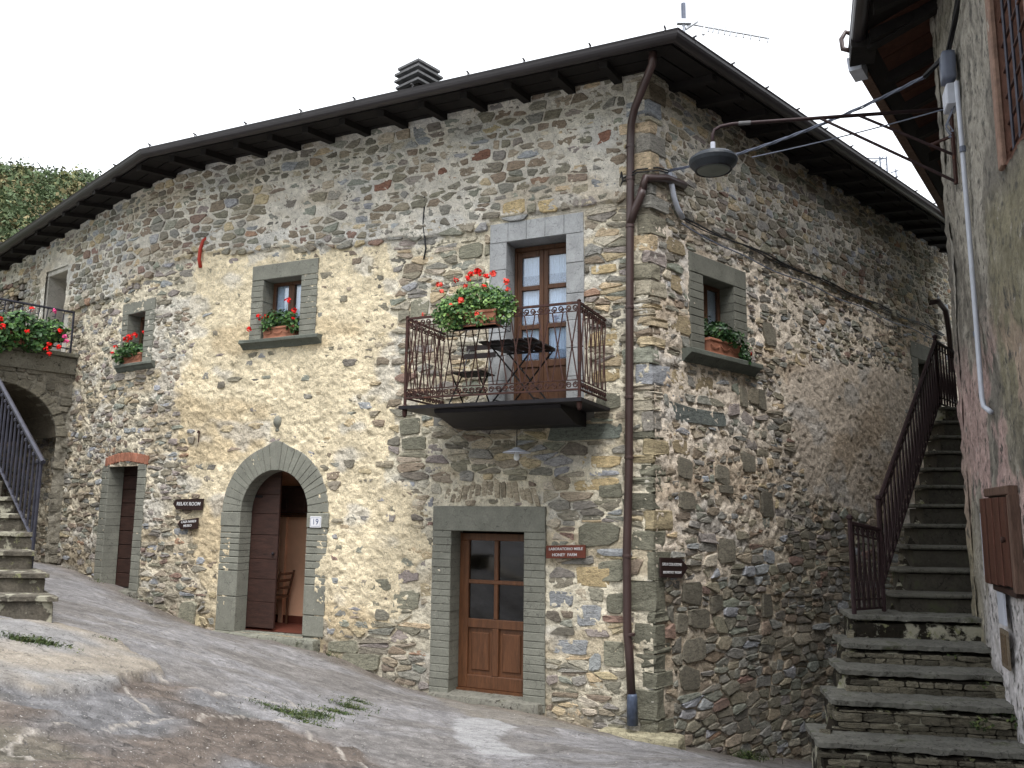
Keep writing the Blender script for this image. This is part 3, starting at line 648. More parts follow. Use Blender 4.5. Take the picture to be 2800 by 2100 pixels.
# wall plate line of soffit planks: boards parallel to the eave
for k in range(3):
    for j in range(4):
        a, b = EV[k], EV[k+1]; ia = IN[k]-EV[k]; ib = IN[k+1]-EV[k+1]; fa = .02+j*.055; fb = fa+.05
        c = np.array([0, 0, .035]); P = [a+ia*fa+c, b+ib*fa+c, b+ib*fb+c, a+ia*fb+c]; P += [p+np.array([0, 0, .02]) for p in P]
        m_ = MB(); m_.add(P, [(0, 1, 2, 3), (4, 5, 6, 7), (0, 1, 5, 4), (1, 2, 6, 5), (2, 3, 7, 6), (3, 0, 4, 7)]); m_.build('soffit_board', M['soffit'], roof)
# half round gutter along the eave
def gutter(name, pts, outn, r, parent, mt):
    m_ = MB(); prof = [(-r*1.0, .02), (-r, -.01)]+[(r*math.cos(a), -r*.95*math.sin(a)) for a in [PI-.35*q for q in range(1, 9)]]+[(r, .0), (r+.012, .022), (r-.006, .022), (r-.014, 0)]+[((r-.014)*math.cos(a), -(r-.014)*.95*math.sin(a)) for a in [.5*q for q in range(1, 6)]]+[(-r+.014, 0)]
    n = len(prof); V = []; F = []
    for p, o in zip(pts, outn):
        for x, z_ in prof: V.append((p[0]+o[0]*(x-r*.2), p[1]+o[1]*(x-r*.2), p[2]+z_))
    for i in range(len(pts)-1):
        for k in range(n-1): F.append((i*n+k, i*n+k+1, (i+1)*n+k+1, (i+1)*n+k))
    m_.add(V, F); return m_.build(name, mt, parent, smooth=False, recalc=False)
mit = (nA+nB)/(1+float(nA@nB)); mitc = (nA+nC_)/(1+float(nA@nC_))
gp = [np.r_[G2+nC_*.02, ZG[2]], np.r_[G1, ZG[1]], np.r_[G0, ZG[0]], np.r_[G3, ZG[3]]]
GUT = gutter('gutter', gp, [nC_, mitc, mit, nB], .085, house, M['gutter'])
def stud(p, o):
    m_ = MB(); b = np.r_[p[:2]+o*.05, p[2]+.02]; m_.tube([b, b+[0, 0, .05]], .008, 5); m_.tube([b+[0, 0, .05]-np.r_[o*.03, 0], b+[0, 0, .055]+np.r_[o*.03, 0]], .012, 5)
    m_.tube([np.r_[p[:2]+o*(-.1), p[2]-.01], np.r_[p[:2]+o*.074, p[2]-.005]], .008, 4); m_.build('gutter_bracket', M['gutter'], GUT)
uu = lambda u: W0+dA*u
for u in [7.4, 6.53, 5.62, 4.68, 3.83, 2.96, 2.18, 1.44, .62, -.25]:
    t = (u+.35)/7.9; stud(np.r_[G1*t+G0*(1-t), ZG[0]*(1-t)+ZG[1]*t], nA)
for t_ in np.arange(.02, 13, .82): stud(np.r_[W0+dB*(t_-.25)+nB*.8, ZG[0]], nB)
for t in np.arange(.12, 1, .13): stud(gp[1]*(1-t)+gp[0]*t, nC_)

# chimney of stacked slabs
cb = np.array([-1.85, 15.0, 7.30]); chA = rad(-40)
def CHf(a, z_, d): a = np.asarray(a); d = np.asarray(d); return np.stack([cb[0]+a*math.cos(chA)-d*math.sin(chA), cb[1]+a*math.sin(chA)+d*math.cos(chA), cb[2]+np.asarray(z_)], -1)
chim = MB().box(CHf, -.22, .22, 0, .66, -.22, .22).build('chimney', M['soffit'], house)
for k, (zc, hw) in enumerate([(.66, .31), (.79, .33), (.92, .33), (1.05, .29)]):
    m_ = MB(); m_.box(CHf, -hw, hw, zc, zc+.045, -hw, hw)
    m_.build('slab', M['concrete'], chim)
    if k < 3:
        for sx, sy in ((-1, -1), (1, -1), (-1, 1), (1, 1)): MB().box(CHf, sx*.18-.04, sx*.18+.04, zc+.045, zc+.13, sy*.18-.04, sy*.18+.04).build('pier', M['soffit'], chim)
MB().box(CHf, -.13, .13, .5, 1.06, -.13, .13).build('flue', M['dark_in'], chim)

# TV antenna above the roof corner
an = empty('tv_antenna', (3.15, 14.5, 6.6), 'white TV antenna on a mast behind the roof corner', 'antenna')
MB().tube([(3.15, 14.5, 6.6), (3.15, 14.5, 9.42)], .028, 8).build('mast', M['pvc'], an)
MB().tube([(3.15, 14.5, 9.18), (3.15, 14.5, 9.5)], .045, 8).build('mast_cap', M['cable'], an)
b0 = Vector((3.08, 14.5, 9.12)); b1 = Vector((4.78, 14.6, 8.87)); MB().tube([b0, b1], .022, 6).build('boom', M['alu'], an)
MB().box(IDf, 3.02, 3.28, 9.07, 9.16, -14.53, -14.44).build('clamp', M['alu'], an)
for t in [.32, .37, .43, .50, .56, .63, .71, .79, .89, .98]:
    p = b0.lerp(b1, t); MB().tube([p+Vector((-.01, 0, -.085)), p+Vector((.01, 0, .085))], .020, 5).build('element', M['alu'], an)
p = b0.lerp(b1, .27); MB().tube([p+Vector((-.02, .0, -.17)), p+Vector((.02, 0, .19))], .03, 6).build('reflector', M['white'], an)
p = b0.lerp(b1, .12); MB().tube([p+Vector((-.10, 0, -.10)), p+Vector((.12, 0, .06))], .035, 6).build('reflector', M['alu'], an)

# ---------------------------------------------------------------- dressed stone surrounds
GC_ = [srgb(132, 132, 122, .9)]
def gcol(R_, k=1.0): return np.array(GC_[0])*k*R_.uniform(.93, 1.07)
def surround(f, o, i, lint, nb, seed, parent=None, depth=.30, proud=.028, k=1.0, gap=.0035, name='jamb_block', label=None, wide=None):
    """o outer (a0,a1,z0,z1), i inner (a0,a1,z1)"""
    R_ = random.Random(seed); s = MB()
    # backing core slightly behind the block faces gives dark joints
    s.box(f, o[0]+.02, i[0]-.004, o[2], i[2], -depth, proud-.012, gcol(R_, .5*k)); s.box(f, i[1]+.004, o[1]-.02, o[2], i[2], -depth, proud-.012, gcol(R_, .5*k))
    s.box(f, o[0]+.02, o[1]-.02, i[2]+.004, o[3]-.02, -depth, proud-.014, gcol(R_, .5*k))
    root = s.build('surround', M['serena'], house)
    if label: root['label'] = label
    for (a0, a1) in ((o[0], i[0]), (i[1], o[1])):
        edges = np.linspace(o[2], i[2], nb+1); edges[1:-1] += np.array([R_.gauss(0, .06) for _ in range(nb-1)])*(edges[1]-edges[0])
        for b in range(nb):
            e = MB(); q = R_.uniform(-.004, .004)
            e.box(f, a0+q, a1+(0 if a1 == i[0] else q), edges[b]+gap/2, edges[b+1]-gap/2, -depth+.003, proud+R_.uniform(-.002, .003), gcol(R_, k), .007); e.build(name, M['serena'], root)
    if lint == 1:
        e = MB(); e.box(f, o[0], o[1], i[2]+gap/2, o[3], -depth+.003, proud+.004, gcol(R_, k), .008); e.build('lintel', M['serena'], root)
    else:
        ed = np.linspace(o[0], o[1], lint+1)
        for b in range(lint): e = MB(); e.box(f, ed[b]+.002, ed[b+1]-.002, i[2]+gap/2, o[3], -depth+.003, proud+.003, gcol(R_, k), .005); e.build('lintel', M['serena'], root)
    return root
def reveal(f, i, z0, depth0, depth1, mt, parent):
    s = MB(); t = .03
    s.box(f, i[0]-t, i[0]-.001, z0, i[2]+t, depth0, depth1); s.box(f, i[1]+.001, i[1]+t, z0, i[2]+t, depth0, depth1); s.box(f, i[0]-t, i[1]+t, i[2]+.001, i[2]+t, depth0, depth1)
    return s.build('reveal', mt, parent)
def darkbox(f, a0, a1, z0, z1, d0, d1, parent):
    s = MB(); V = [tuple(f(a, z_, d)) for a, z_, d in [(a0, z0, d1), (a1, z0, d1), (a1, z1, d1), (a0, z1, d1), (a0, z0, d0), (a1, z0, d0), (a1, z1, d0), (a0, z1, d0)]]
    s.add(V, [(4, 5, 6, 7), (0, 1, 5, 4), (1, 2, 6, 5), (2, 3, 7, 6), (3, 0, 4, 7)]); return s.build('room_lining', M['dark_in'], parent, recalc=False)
def fsill(f, a0, a1, z0, z1, proj, seed, parent):
    s = MB(); pr = [(-.28, z0), (.03, z0), (.05, z0+(z1-z0)*.2), (proj*.75, z0+(z1-z0)*.5), (proj, z0+(z1-z0)*.62), (proj, z1-.012), (proj-.012, z1), (-.28, z1)]
    n = len(pr); aa = np.linspace(a0, a1, 7); R_ = random.Random(seed); V = []; F = []
    for k, a in enumerate(aa):
        for d, z_ in pr: V.append(tuple(f(a, z_+R_.gauss(0, .002), d+(R_.gauss(0, .003) if d > 0 else 0))))
    for k in range(6):
        for j in range(n): F.append((k*n+j, k*n+(j+1) % n, (k+1)*n+(j+1) % n, (k+1)*n+j))
    F += [tuple(range(n)), tuple(6*n+j for j in range(n))]; s.add(V, F, srgb(104, 108, 100, .86)); return s.build('sill', M['serena'], parent)

# ---- lower glazed door (dressed frame, four panes, two panels)
s1 = surround(AP, (1.32, 2.87, -2.32, .07), (1.60, 2.60, -.24), 1, 23, 1, k=.97)
fr = MB(); zb, zt = -2.17, -.27; a0, a1 = 1.60, 2.60; dd0, dd1 = -.29, -.22
AO = AP
rails = [(a0, a1, zt-.09, zt), (a0, a0+.10, zb, zt-.09), (a1-.13, a1, zb, zt-.09), (a0+.10, a1-.13, zb, zb+.16), (a0+.10, a1-.13, -1.44, -1.33), (a0+.10, a1-.13, -.90, -.85)]
mc = (a0+.10+a1-.13)/2; rails += [(mc-.028, mc+.028, -1.33, -.90), (mc-.028, mc+.028, -.85, zt-.09), (mc-.045, mc+.045, zb+.16, -1.44)]
for r_ in rails: fr.box(AO, r_[0], r_[1], r_[2], r_[3], dd0, dd1, None, .008)
fr.box(AO, a0, a1, zb-.05, zb, dd0, dd1+.03)
d1o = fr.build('door', M['door'], house); d1o['label'] = 'varnished door with four dark panes and two panels'
for (p0, p1) in ((a0+.10, mc-.028), (mc+.028, a1-.13)):
    for (q0, q1) in ((-1.33, -.90), (-.85, zt-.09)): MB().box(AO, p0-.005, p1+.005, q0-.005, q1+.005, -.262, -.256).build('pane', M['darkglass'], d1o)
for (p0, p1) in ((a0+.10, mc-.045), (mc+.045, a1-.13)):
    m_ = MB(); m_.box(AO, p0-.004, p1+.004, zb+.155, -1.435, -.275, -.258); m_.box(AO, p0+.045, p1-.045, zb+.215, -1.495, -.258, -.24, None, .012); m_.build('panel', M['door'], d1o)
MB().tube([AO(a0+.05, -1.32, -.22), AO(a0+.05, -1.32, -.17)], .012, 6).build('handle', M['iron'], d1o)
darkbox(AP, 1.2, 3.0, -2.4, .2, -2.2, -.295, house)
th = MB(); th.rough(AP, 1.35, 2.84, -2.52, -2.20, -.28, .14, .05, .012, 8, 5, srgb(140, 138, 128, .8), .02); th.build('threshold', M['step'], house)
# ---- balcony door
GC_[0] = srgb(164, 166, 168, .9); s2 = surround(AP, (.83, 2.12, 1.24, 3.72), (1.06, 1.88, 3.46), 5, 6, 2, k=1.0, gap=.004, proud=.022); GC_[0] = srgb(132, 132, 122, .9)
MB().box(AP, .70, 2.9, 1.10, 1.235, -.28, .02, srgb(120, 118, 112)).build('threshold', M['serena'], house)
bd = MB(); a0, a1, zb, zt = 1.06, 1.88, 1.26, 3.45; d0, d1 = -.30, -.25
bd.box(AP, a0, a1, zt-.06, zt, d0-.02, d1+.01, None, .006); bd.box(AP, a0, a0+.035, zb, zt-.06, d0-.02, d1+.01, None, .006); bd.box(AP, a1-.035, a1, zb, zt-.06, d0-.02, d1+.01, None, .006)
bdo = bd.build('balcony_door', M['wood2'], house); bdo['label'] = 'tall two-leaf glazed door with lace curtains'
for (p0, p1) in ((a0+.037, 1.469), (1.471, a1-.037)):
    lf = MB(); sw = .062; lf.box(AP, p0, p0+sw, zb, zt-.062, d0, d1, None, .006); lf.box(AP, p1-sw, p1, zb, zt-.062, d0, d1, None, .006)
    for z0_, z1_ in ((zt-.14, zt-.062), (2.86, 2.92), (2.34, 2.40), (1.84, 1.93), (zb, zb+.10)): lf.box(AP, p0+sw, p1-sw, z0_, z1_, d0, d1, None, .006)
    lf.build('leaf', M['wood2'], bdo)
    MB().box(AP, p0+sw-.004, p1-sw+.004, zb+.096, 1.844, d0+.012, d1-.014).build('panel', M['wood2'], bdo)
    for z0_, z1_ in ((1.93, 2.34), (2.40, 2.86), (2.92, zt-.14)): MB().box(AP, p0+sw-.004, p1-sw+.004, z0_-.004, z1_+.004, -.277, -.272).build('pane', M['glass'], bdo)
cu = MB(); n_ = 60
for (p0, p1) in ((a0+.07, 1.43), (1.51, a1-.07)):
    V = []; F = []
    for i in range(n_+1):
        a = p0+(p1-p0)*i/n_; wv = .010*math.sin(i*.9)+.006*math.sin(i*2.3)
        for z_ in (1.9, 2.05, 3.42): V.append(tuple(AP(a, z_, -.300+wv*(.9 if z_ < 3 else .5))))
    for i in range(n_):
        for j in range(2): F.append((i*3+j, i*3+j+1, (i+1)*3+j+1, (i+1)*3+j))
    cu.add(V, F)
cu.build('curtain', M['curtain'], bdo, smooth=True)
for z0_, z1_ in ((1.95, 2.06), (2.42, 2.52), (2.94, 3.06)):
    lc = MB()
    for (p0, p1) in ((a0+.10, 1.40), (1.54, a1-.10)): lc.box(AP, p0, p1, z0_, z1_, -.288, -.285)
    lc.build('lace_hem', M['lace'], bdo)
darkbox(AP, .7, 2.2, 1.2, 3.8, -2.5, -.36, house)
# ---- window over the plaster, window on the far left, window on the flank
def window(f, o, i, z0, seed, nb, sillr, proj=.13, k=1.0, ncas=2, depth=.24):
    s_ = surround(f, (o[0], o[1], z0, o[3]), (i[0], i[1], i[2]), 1, nb, seed, k=k, depth=depth)
    w_ = MB(); d0, d1 = -depth, -depth+.045; a0, a1 = i[0], i[1]; zt = i[2]
    w_.box(f, a0, a1, zt-.05, zt, d0, d1, None, .005); w_.box(f, a0, a0+.05, z0, zt-.05, d0, d1, None, .005); w_.box(f, a1-.05, a1, z0, zt-.05, d0, d1, None, .005); w_.box(f, a0+.05, a1-.05, z0, z0+.05, d0, d1, None, .005)
    mc = (a0+a1)/2; w_.box(f, mc-.055, mc+.055, z0+.05, zt-.05, d0, d1+.008, None, .008)
    wo = w_.build('window', M['wood2'], house)
    for p0, p1 in ((a0+.05, mc-.055), (mc+.055, a1-.05)): MB().box(f, p0-.004, p1+.004, z0+.046, zt-.046, d0+.014, d0+.02).build('pane', M['glass'], wo)
    cu_ = MB(); V = []; F = []; n_ = 40
    for q in range(n_+1):
        a = a0+.03+(a1-a0-.06)*q/n_
        for z_ in (z0+.02, zt-.02): V.append(tuple(f(a, z_, d0-.012+.005*math.sin(q*1.1))))
    F = [(2*q, 2*q+1, 2*q+3, 2*q+2) for q in range(n_)]; cu_.add(V, F); cu_.build('curtain', M['curtain'], wo, smooth=True)
    fsill(f, sillr[0], sillr[1], sillr[2], z0, proj, seed, s_); darkbox(f, a0-.2, a1+.2, z0-.1, zt+.2, -1.8, d0-.06, house)
    return s_, wo
window(AP, (4.86, 6.06, 0, 3.60), (5.15, 5.84, 3.37), 2.46, 3, 11, (4.74, 6.16, 2.33))
window(AP, (8.06, 8.98, 0, 3.34), (8.30, 8.80, 3.14), 2.30, 4, 10, (7.95, 8.98, 2.18), proj=.10)
window(BP, (.80, 2.15, 0, 3.30), (1.10, 1.84, 3.04), 2.02, 5, 9, (.62, 2.32, 1.86), proj=.15, k=.8)
# ---- narrow plank door on the left
s3 = surround(AP, (7.98, 9.24, -1.34, .70), (8.18, 9.0, .68), 1, 19, 6, depth=.22, k=.95)
for ch in list(s3.children):
    if ch.name.startswith('lintel'): bpy.data.objects.remove(ch)
R_ = random.Random(4); n_ = 13
for i_ in range(n_):   # flat brick arch over it
    t0 = i_/n_; a0 = 7.95+1.20*t0; a1 = a0+1.20/n_-.008; rise = .07*math.sin(PI*(t0+.5/n_)); m_ = MB()
    m_.box(AP, a0, a1, .66+rise, .80+rise, -.3, .034+R_.uniform(-.004, .006), np.array(srgb(170, 116, 94, .8))*R_.uniform(.8, 1.2), .008); m_.build('brick', M['brick'], s3)
pd = MB(); pd.box(AP, 8.15, 9.3, -1.24, .74, -.26, -.24); pdo = pd.build('plank_door', M['oldwood'], house); pdo['label'] = 'narrow dark plank door under a brick arch'
for i_ in range(9):
    z0_ = -1.24+.22*i_; MB().box(AP, 8.155, 9.295, z0_+.004, z0_+.214, -.24, -.215, None, .006).build('plank', M['oldwood'], pdo)
th = MB(); th.rough(AP, 7.95, 8.95, -1.62, -1.25, -.38, .10, .05, .012, 8, 9, srgb(132, 130, 120, .8), .02); th.build('threshold', M['step'], house)
# ---- arched entrance
ax, az, ri, ro = ARC[0], ARC[1], .585, .935
ar = MB(); R_ = random.Random(12); NV = 23; DEP = .21
core = MB()
for j in range(24):
    t0, t1 = PI*j/24, PI*(j+1)/24
    core.prism(AP, [(ax+(ri+.012)*math.cos(t0), az+(ri+.012)*math.sin(t0)), (ax+(ro-.02)*math.cos(t0), az+(ro-.02)*math.sin(t0)), (ax+(ro-.02)*math.cos(t1), az+(ro-.02)*math.sin(t1)), (ax+(ri+.012)*math.cos(t1), az+(ri+.012)*math.sin(t1))], -DEP, .012, gcol(R_, .5))
for s_ in (-1, 1):
    a, b = sorted((ax+s_*(ri+.012), ax+s_*(ro-.02))); core.box(AP, a, b, -1.70, az, -DEP, .012, gcol(R_, .5))
aro = core.build('arch_surround', M['serena'], house)
wid = [R_.uniform(.85, 1.2) for _ in range(NV)]; wid[NV//2] = 1.9; tt = np.r_[0, np.cumsum(wid)]/sum(wid)*PI
for j in range(NV):
    t0, t1 = tt[j]+.004, tt[j+1]-.004; tm = (t0+t1)/2
    def R0(t): return ro+.0+.075*math.exp(-((t-PI/2)/.15)**2)
    P = [(ax+ri*math.cos(t0), az+ri*math.sin(t0)), (ax+R0(t0)*math.cos(t0), az+R0(t0)*math.sin(t0))]
    if j == NV//2: P += [(ax+R0(tm)*math.cos(tm), az+R0(tm)*math.sin(tm))]
    P += [(ax+R0(t1)*math.cos(t1), az+R0(t1)*math.sin(t1)), (ax+ri*math.cos(t1), az+ri*math.sin(t1))]
    m_ = MB(); m_.prism(AP, P, -DEP+.003, .028+R_.uniform(-.002, .003), gcol(R_), .007); m_.build('voussoir', M['serena'], aro)
for s_ in (-1, 1):
    zz = [-1.68, -1.40, -1.0, -.9, -.79, -.69, -.59, -.50, -.42, -.33, -.24, az-.005]
    if s_ > 0: zz = [-1.70, -1.22, -.86, -.76, -.67, -.58, -.49, -.41, -.33, -.24, az-.005]
    for q in range(len(zz)-1):
        a, b = sorted((ax+s_*ri, ax+s_*(ro+R_.uniform(-.004, .004)+(.012 if zz[q] > -.25 else 0)))); m_ = MB(); m_.box(AP, a, b, zz[q]+.004, zz[q+1]-.004, -DEP+.003, .028+(.01 if q == len(zz)-2 else 0)+R_.uniform(-.002, .003), gcol(R_), .008); m_.build('jamb_block', M['serena'], aro)
# carved egg and stub over the keystone
m_ = MB(); c = Vector(Vv(AP(ax+.01, 1.10, .01))); m_.lathe(c, [(0.02, 0), (.035, .02), (.02, .05), (.05, .08), (.068, .13), (.066, .17), (.045, .215), (.01, .235)], 12, (0, 0, 1), gcol(R_, .95)); m_.build('finial', M['serena'], aro, smooth=True)
m_ = MB(); m_.rough(AP, 4.55, 6.42, -1.98, -1.70, -.28, .16, .05, .012, 8, 17, srgb(142, 142, 130, .8), .03); m_.build('threshold', M['step'], aro)
# door leaf: wide horizontal boards cut to the arch, standing inside the reveal
ld = MB(); ld.prism(AP, [(5.55, -1.66), (6.17, -1.66)]+[(ax+.74*math.cos(t), az+.74*math.sin(t)) for t in np.linspace(0, 1.32, 12)]+[(5.55, .70)], -.27, -.252)
ldo = ld.build('arched_door', M['oldwood'], house); ldo['label'] = 'dark horizontal board leaf of the arched entrance'
zs_ = [-1.66, -1.30, -.98, -.70, -.36, -.06, .22, .48, .70]
for q in range(8):
    z0_, z1_ = zs_[q]+.003, zs_[q+1]-.003
    w0 = lambda zz: 6.17 if zz < az else ax+math.sqrt(max(.74**2-(zz-az)**2, .04))
    P = [(5.54, z0_), (w0(z0_), z0_), (w0((z0_+z1_)/2), (z0_+z1_)/2), (w0(z1_), z1_), (5.54, z1_)]
    m_ = MB(); m_.prism(AP, P, -.25, -.222+R_.uniform(-.002, .002), None, .005); m_.build('board', M['oldwood'], ldo)
for z_ in (.05,): MB().box(AP, 5.85, 6.12, z_+.12, z_+.155, -.222, -.212).build('hinge_strap', M['iron'], ldo)
MB().lathe(Vv(AP(5.60, -.62, -.22)), [(.018, 0), (.022, .02), (.012, .035)], 8, tuple(np.r_[nA, 0])).build('handle', M['iron'], ldo)
# hall behind the open leaf
hl = MB(); z0_, z1_ = -1.70, .95; hb = -1.05
def quad(m_, f, P, col=None): m_.add([tuple(f(*p)) for p in P], [(0, 1, 2, 3)], col)
quad(hl, AP, [(4.6, z0_, hb), (7.2, z0_, hb), (7.2, z1_, hb), (4.6, z1_, hb)]); quad(hl, AP, [(4.6, z0_, -.215), (4.6, z0_, hb), (4.6, z1_, hb), (4.6, z1_, -.215)])
quad(hl, AP, [(7.2, z0_, -.31), (7.2, z0_, hb), (7.2, z1_, hb), (7.2, z1_, -.31)]); quad(hl, AP, [(4.6, z1_, -.31), (7.2, z1_, -.31), (7.2, z1_, hb), (4.6, z1_, hb)])
hall = hl.build('entrance_hall', M['plaster_in'], house, recalc=False)
fl = MB(); quad(fl, AP, [(4.6, z0_+.01, -.2), (7.2, z0_+.01, -.2), (7.2, z0_+.01, hb), (4.6, z0_+.01, hb)]); fl.build('floor', M['floor_in'], hall, recalc=False)
MB().box(AP, 4.62, 7.1, z0_+.01, z0_+.12, hb+.003, hb+.02).build('skirting', M['floor_in'], hall)
MB().box(AP, 6.03, 6.10, z0_, -.09, hb+.003, hb+.05).build('door_frame', M['plaster_in'], hall); MB().box(AP, 5.4, 6.5, -.11, -.06, hb+.003, hb+.10).build('shelf', M['wood2'], hall)
cbn = empty('wall_cabinet', Vv(AP(5.9, .0, hb)), 'dark wooden cabinet high inside the arched entrance', 'cabinet')
MB().box(AP, 5.55, 6.22, -.05, .36, hb+.003, hb+.2).build('carcass', M['oldwood'], cbn)
for p0, p1 in ((5.57, 5.88), (5.90, 6.20)): MB().box(AP, p0, p1, -.03, .34, hb+.2, hb+.22, None, .01).build('door', M['oldwood'], cbn)
chh = empty('wooden_chair', Vv(AP(5.9, -1.69, -.75)), 'small wooden chair inside the arched entrance', 'chair')
MB().box(AP, 5.86, 6.20, -1.30, -1.265, -.95, -.6).build('seat', M['wood2'], chh)
for a_, d_ in ((5.88, -.93), (6.18, -.93), (5.88, -.62), (6.18, -.62)): MB().tube([AP(a_, -1.69, d_), AP(a_, -1.28, d_)], .018, 6).build('leg', M['wood2'], chh)
for d_ in (-.93, -.62): MB().tube([AP(5.88, -1.28, d_), AP(5.78, -.90, d_)], .017, 6).build('back_post', M['wood2'], chh)
for z_ in (-1.15, -1.04, -.94): MB().tube([AP(5.88-(z_+1.28)*.26, z_, -.93), AP(5.88-(z_+1.28)*.26, z_, -.62)], .02, 5).build('back_slat', M['wood2'], chh)
# upper left tall opening above the landing, with pale plaster surround, and the dark opening beyond it
GC_[0] = srgb(190, 186, 178, .9); s5 = surround(AP, (11.06, 12.24, 2.66, 4.54), (11.24, 12.06, 4.34), 1, 1, 8, depth=.34, k=1.0, proud=.02); GC_[0] = srgb(132, 132, 122, .9)
MB().box(AP, 11.24, 12.06, 2.66, 4.34, -.36, -.32).build('shutter', M['wood2'], house)
darkbox(AP, 13.0, 14.6, 2.66, 4.5, -1.6, -.0, house)
# door surround at the head of the right-hand stairs
s6 = surround(BP, (7.9, 9.3, 1.3, 3.22), (8.22, 9.0, 2.92), 1, 5, 9, k=.95); MB().box(BP, 8.22, 9.0, 1.3, 2.92, -.32, -.28).build('shutter', M['oldwood'], house)
# ---- closing walls behind (never seen from the lane) keep the inside dark
bk = MB(); pA = np.array(Vv(AP(15.4, 0))[:2]); pB = W0+dB*13.0; far = (pA+pB)/2+np.array([0, 6.0]); cor = [pA, pA+np.array([3, 6]), pB+np.array([-3.5, 4.5]), pB]
for a, b in zip(cor[:-1], cor[1:]): bk.add([(a[0], a[1], -4), (b[0], b[1], -4), (b[0], b[1], 4.84), (a[0], a[1], 4.84)], [(0, 1, 2, 3)])
bk.build('back_wall', M['dark_in'], house, recalc=False)
# ---- brown downpipe on the corner with its branch
PP = [(-.24, 5.30, .62), (-.22, 5.16, .60), (.10, 4.86, .22), (.17, 4.72, .13), (.19, 4.55, .10), (.20, 3.9, .10)]
dp = MB(); dp.tube([AP(*p) for p in PP]+[AP(.255, .5, .10), AP(.29, -.47, .10), AP(.29, -1.35, .11), AP(.27, -1.5, .12), AP(.24, -2.02, .14)], .048, 12)
dpo = dp.build('downpipe', M['pipe'], house, smooth=True)
for z_ in (4.42, 4.0, 3.4, 2.4, 1.32, .62, -.5, -1.36): u_ = float(np.interp(z_, [-2, -.47, .5, 3.9], [.24, .29, .255, .20])); MB().lathe(Vv(AP(u_, z_, .10)), [(.050, 0), (.056, .005), (.056, .03), (.050, .035)], 12).build('pipe_collar', M['pipe'], dpo)
m_ = MB(); m_.tube([AP(.21, 3.45, .10), AP(.14, 3.62, .12), AP(.06, 3.78, .13), AP(.04, 3.86, .13)], .05, 10); m_.tube([tuple(AP(.04, 3.85, .13)), tuple(AP(-.0, 3.98, .15)), tuple(BP(.20, 4.06, .12)), tuple(BP(.62, 4.10, .09)), tuple(BP(.70, 4.11, -.02))], .05, 10); m_.build('branch_pipe', M['pipe'], dpo, smooth=True)
m_ = MB(); m_.lathe(Vv(AP(.235, -2.3, .14)), [(.062, 0), (.058, .30), (.05, .33)], 12); m_.build('pipe_foot', M['zinc'], dpo, smooth=True)
m_ = MB(); m_.rough(AP, -.30, .62, -2.66, -2.38, -.1, .24, .05, .02, 7, 3, srgb(186, 178, 150, .8), .04); m_.build('plinth_stone', M['stone'], house, smooth=False)
# ---------------------------------------------------------------- iron balcony
BL, BR_, BD = 2.74, .54, 1.0
bal = MB(); bal.box(AP, BR_-.04, BL+.06, 1.195, 1.235, .03, BD+.05); bal.prism(lambda a, z_, d: AP(d, z_, a), [(.02, 1.19), (.90, 1.19), (.88, 1.15), (.40, 1.02), (.02, 1.02)], .80, 2.40)
bo = bal.build('balcony', M['iron'], house); bo['label'] = 'rusty iron balcony with crossed bars and scrolls'
zt, zl = 2.30, 1.36
def rail(p, q, r, nm): MB().bar(p, q, r).build(nm, M['rust'], bo)
cs = [(BL, .05), (BL, BD), (BR_, BD), (BR_, .05)]
for (a, b), (c, d) in zip(cs[:-1], cs[1:]):
    rail(AP(a, zt, b), AP(c, zt, d), .018, 'top_rail'); rail(AP(a, zt-.095, b), AP(c, zt-.095, d), .008, 'rail'); rail(AP(a, zl+.075, b), AP(c, zl+.075, d), .008, 'rail'); rail(AP(a, zl-.03, b), AP(c, zl-.03, d), .015, 'bottom_rail')
for a, b in cs[1:3]: MB().tube([AP(a, 1.15, b), AP(a, zt+.015, b)], .019, 6).build('post', M['rust'], bo)
for a, b in cs[1:3]: MB().lathe(Vv(AP(a, 1.10, b)), [(.01, 0), (.026, .02), (.03, .05), (.03, .14), (.02, .15)], 8).build('post_foot', M['rust'], bo); MB().lathe(Vv(AP(a, zt+.01, b)), [(.02, 0), (.024, .015), (.004, .03)], 8).build('finial', M['rust'], bo)
def scroll(cen, ax_, up, r, s):
    pts = []
    for k in range(13):
        t = k/12*1.45*2*PI; rr = r*(1-.72*k/12); pts.append(Vector(cen)+Vector(ax_)*(s*rr*math.cos(t))+Vector((0, 0, 1))*(up*rr*math.sin(t)))
    m_ = MB(); m_.tube(pts, .0085, 4); m_.build('scroll', M['rust'], bo)
for (a, b), (c, d) in zip(cs[:-1], cs[1:]):
    p, q = np.array(AP(a, 0, b)), np.array(AP(c, 0, d)); L = np.linalg.norm(q-p); n = int(round(L/.172)); e = (q-p)/L
    at = lambda t, z_: p+e*t*L+np.array([0, 0, z_])
    for i in range(n):
        m_ = MB(); t0, t1 = (i+.12)/n, (i+.88)/n
        m_.tube([at(t0-.0, zt-.095), at(t1, zl+.075)], .0100, 4); m_.build('baluster', M['rust'], bo)
        m_ = MB(); m_.tube([at(t1, zt-.095)+[0.0, -.015, 0], at(t0, zl+.075)+[0, -.015, 0]], .0100, 4); m_.build('baluster', M['rust'], bo)
        MB().lathe(tuple(at((t0+t1)/2, (zt+zl)/2-.022)), [(.008, 0), (.015, .008), (.015, .018), (.008, .026)], 6).build('collar', M['rust'], bo)
        for z_, up in ((zt-.052, -1), (zl+.02, 1)):
            for s_ in (-1, 1): scroll(at((i+.5)/n+s_*.24/n, z_), e*s_, up, .036, 1)
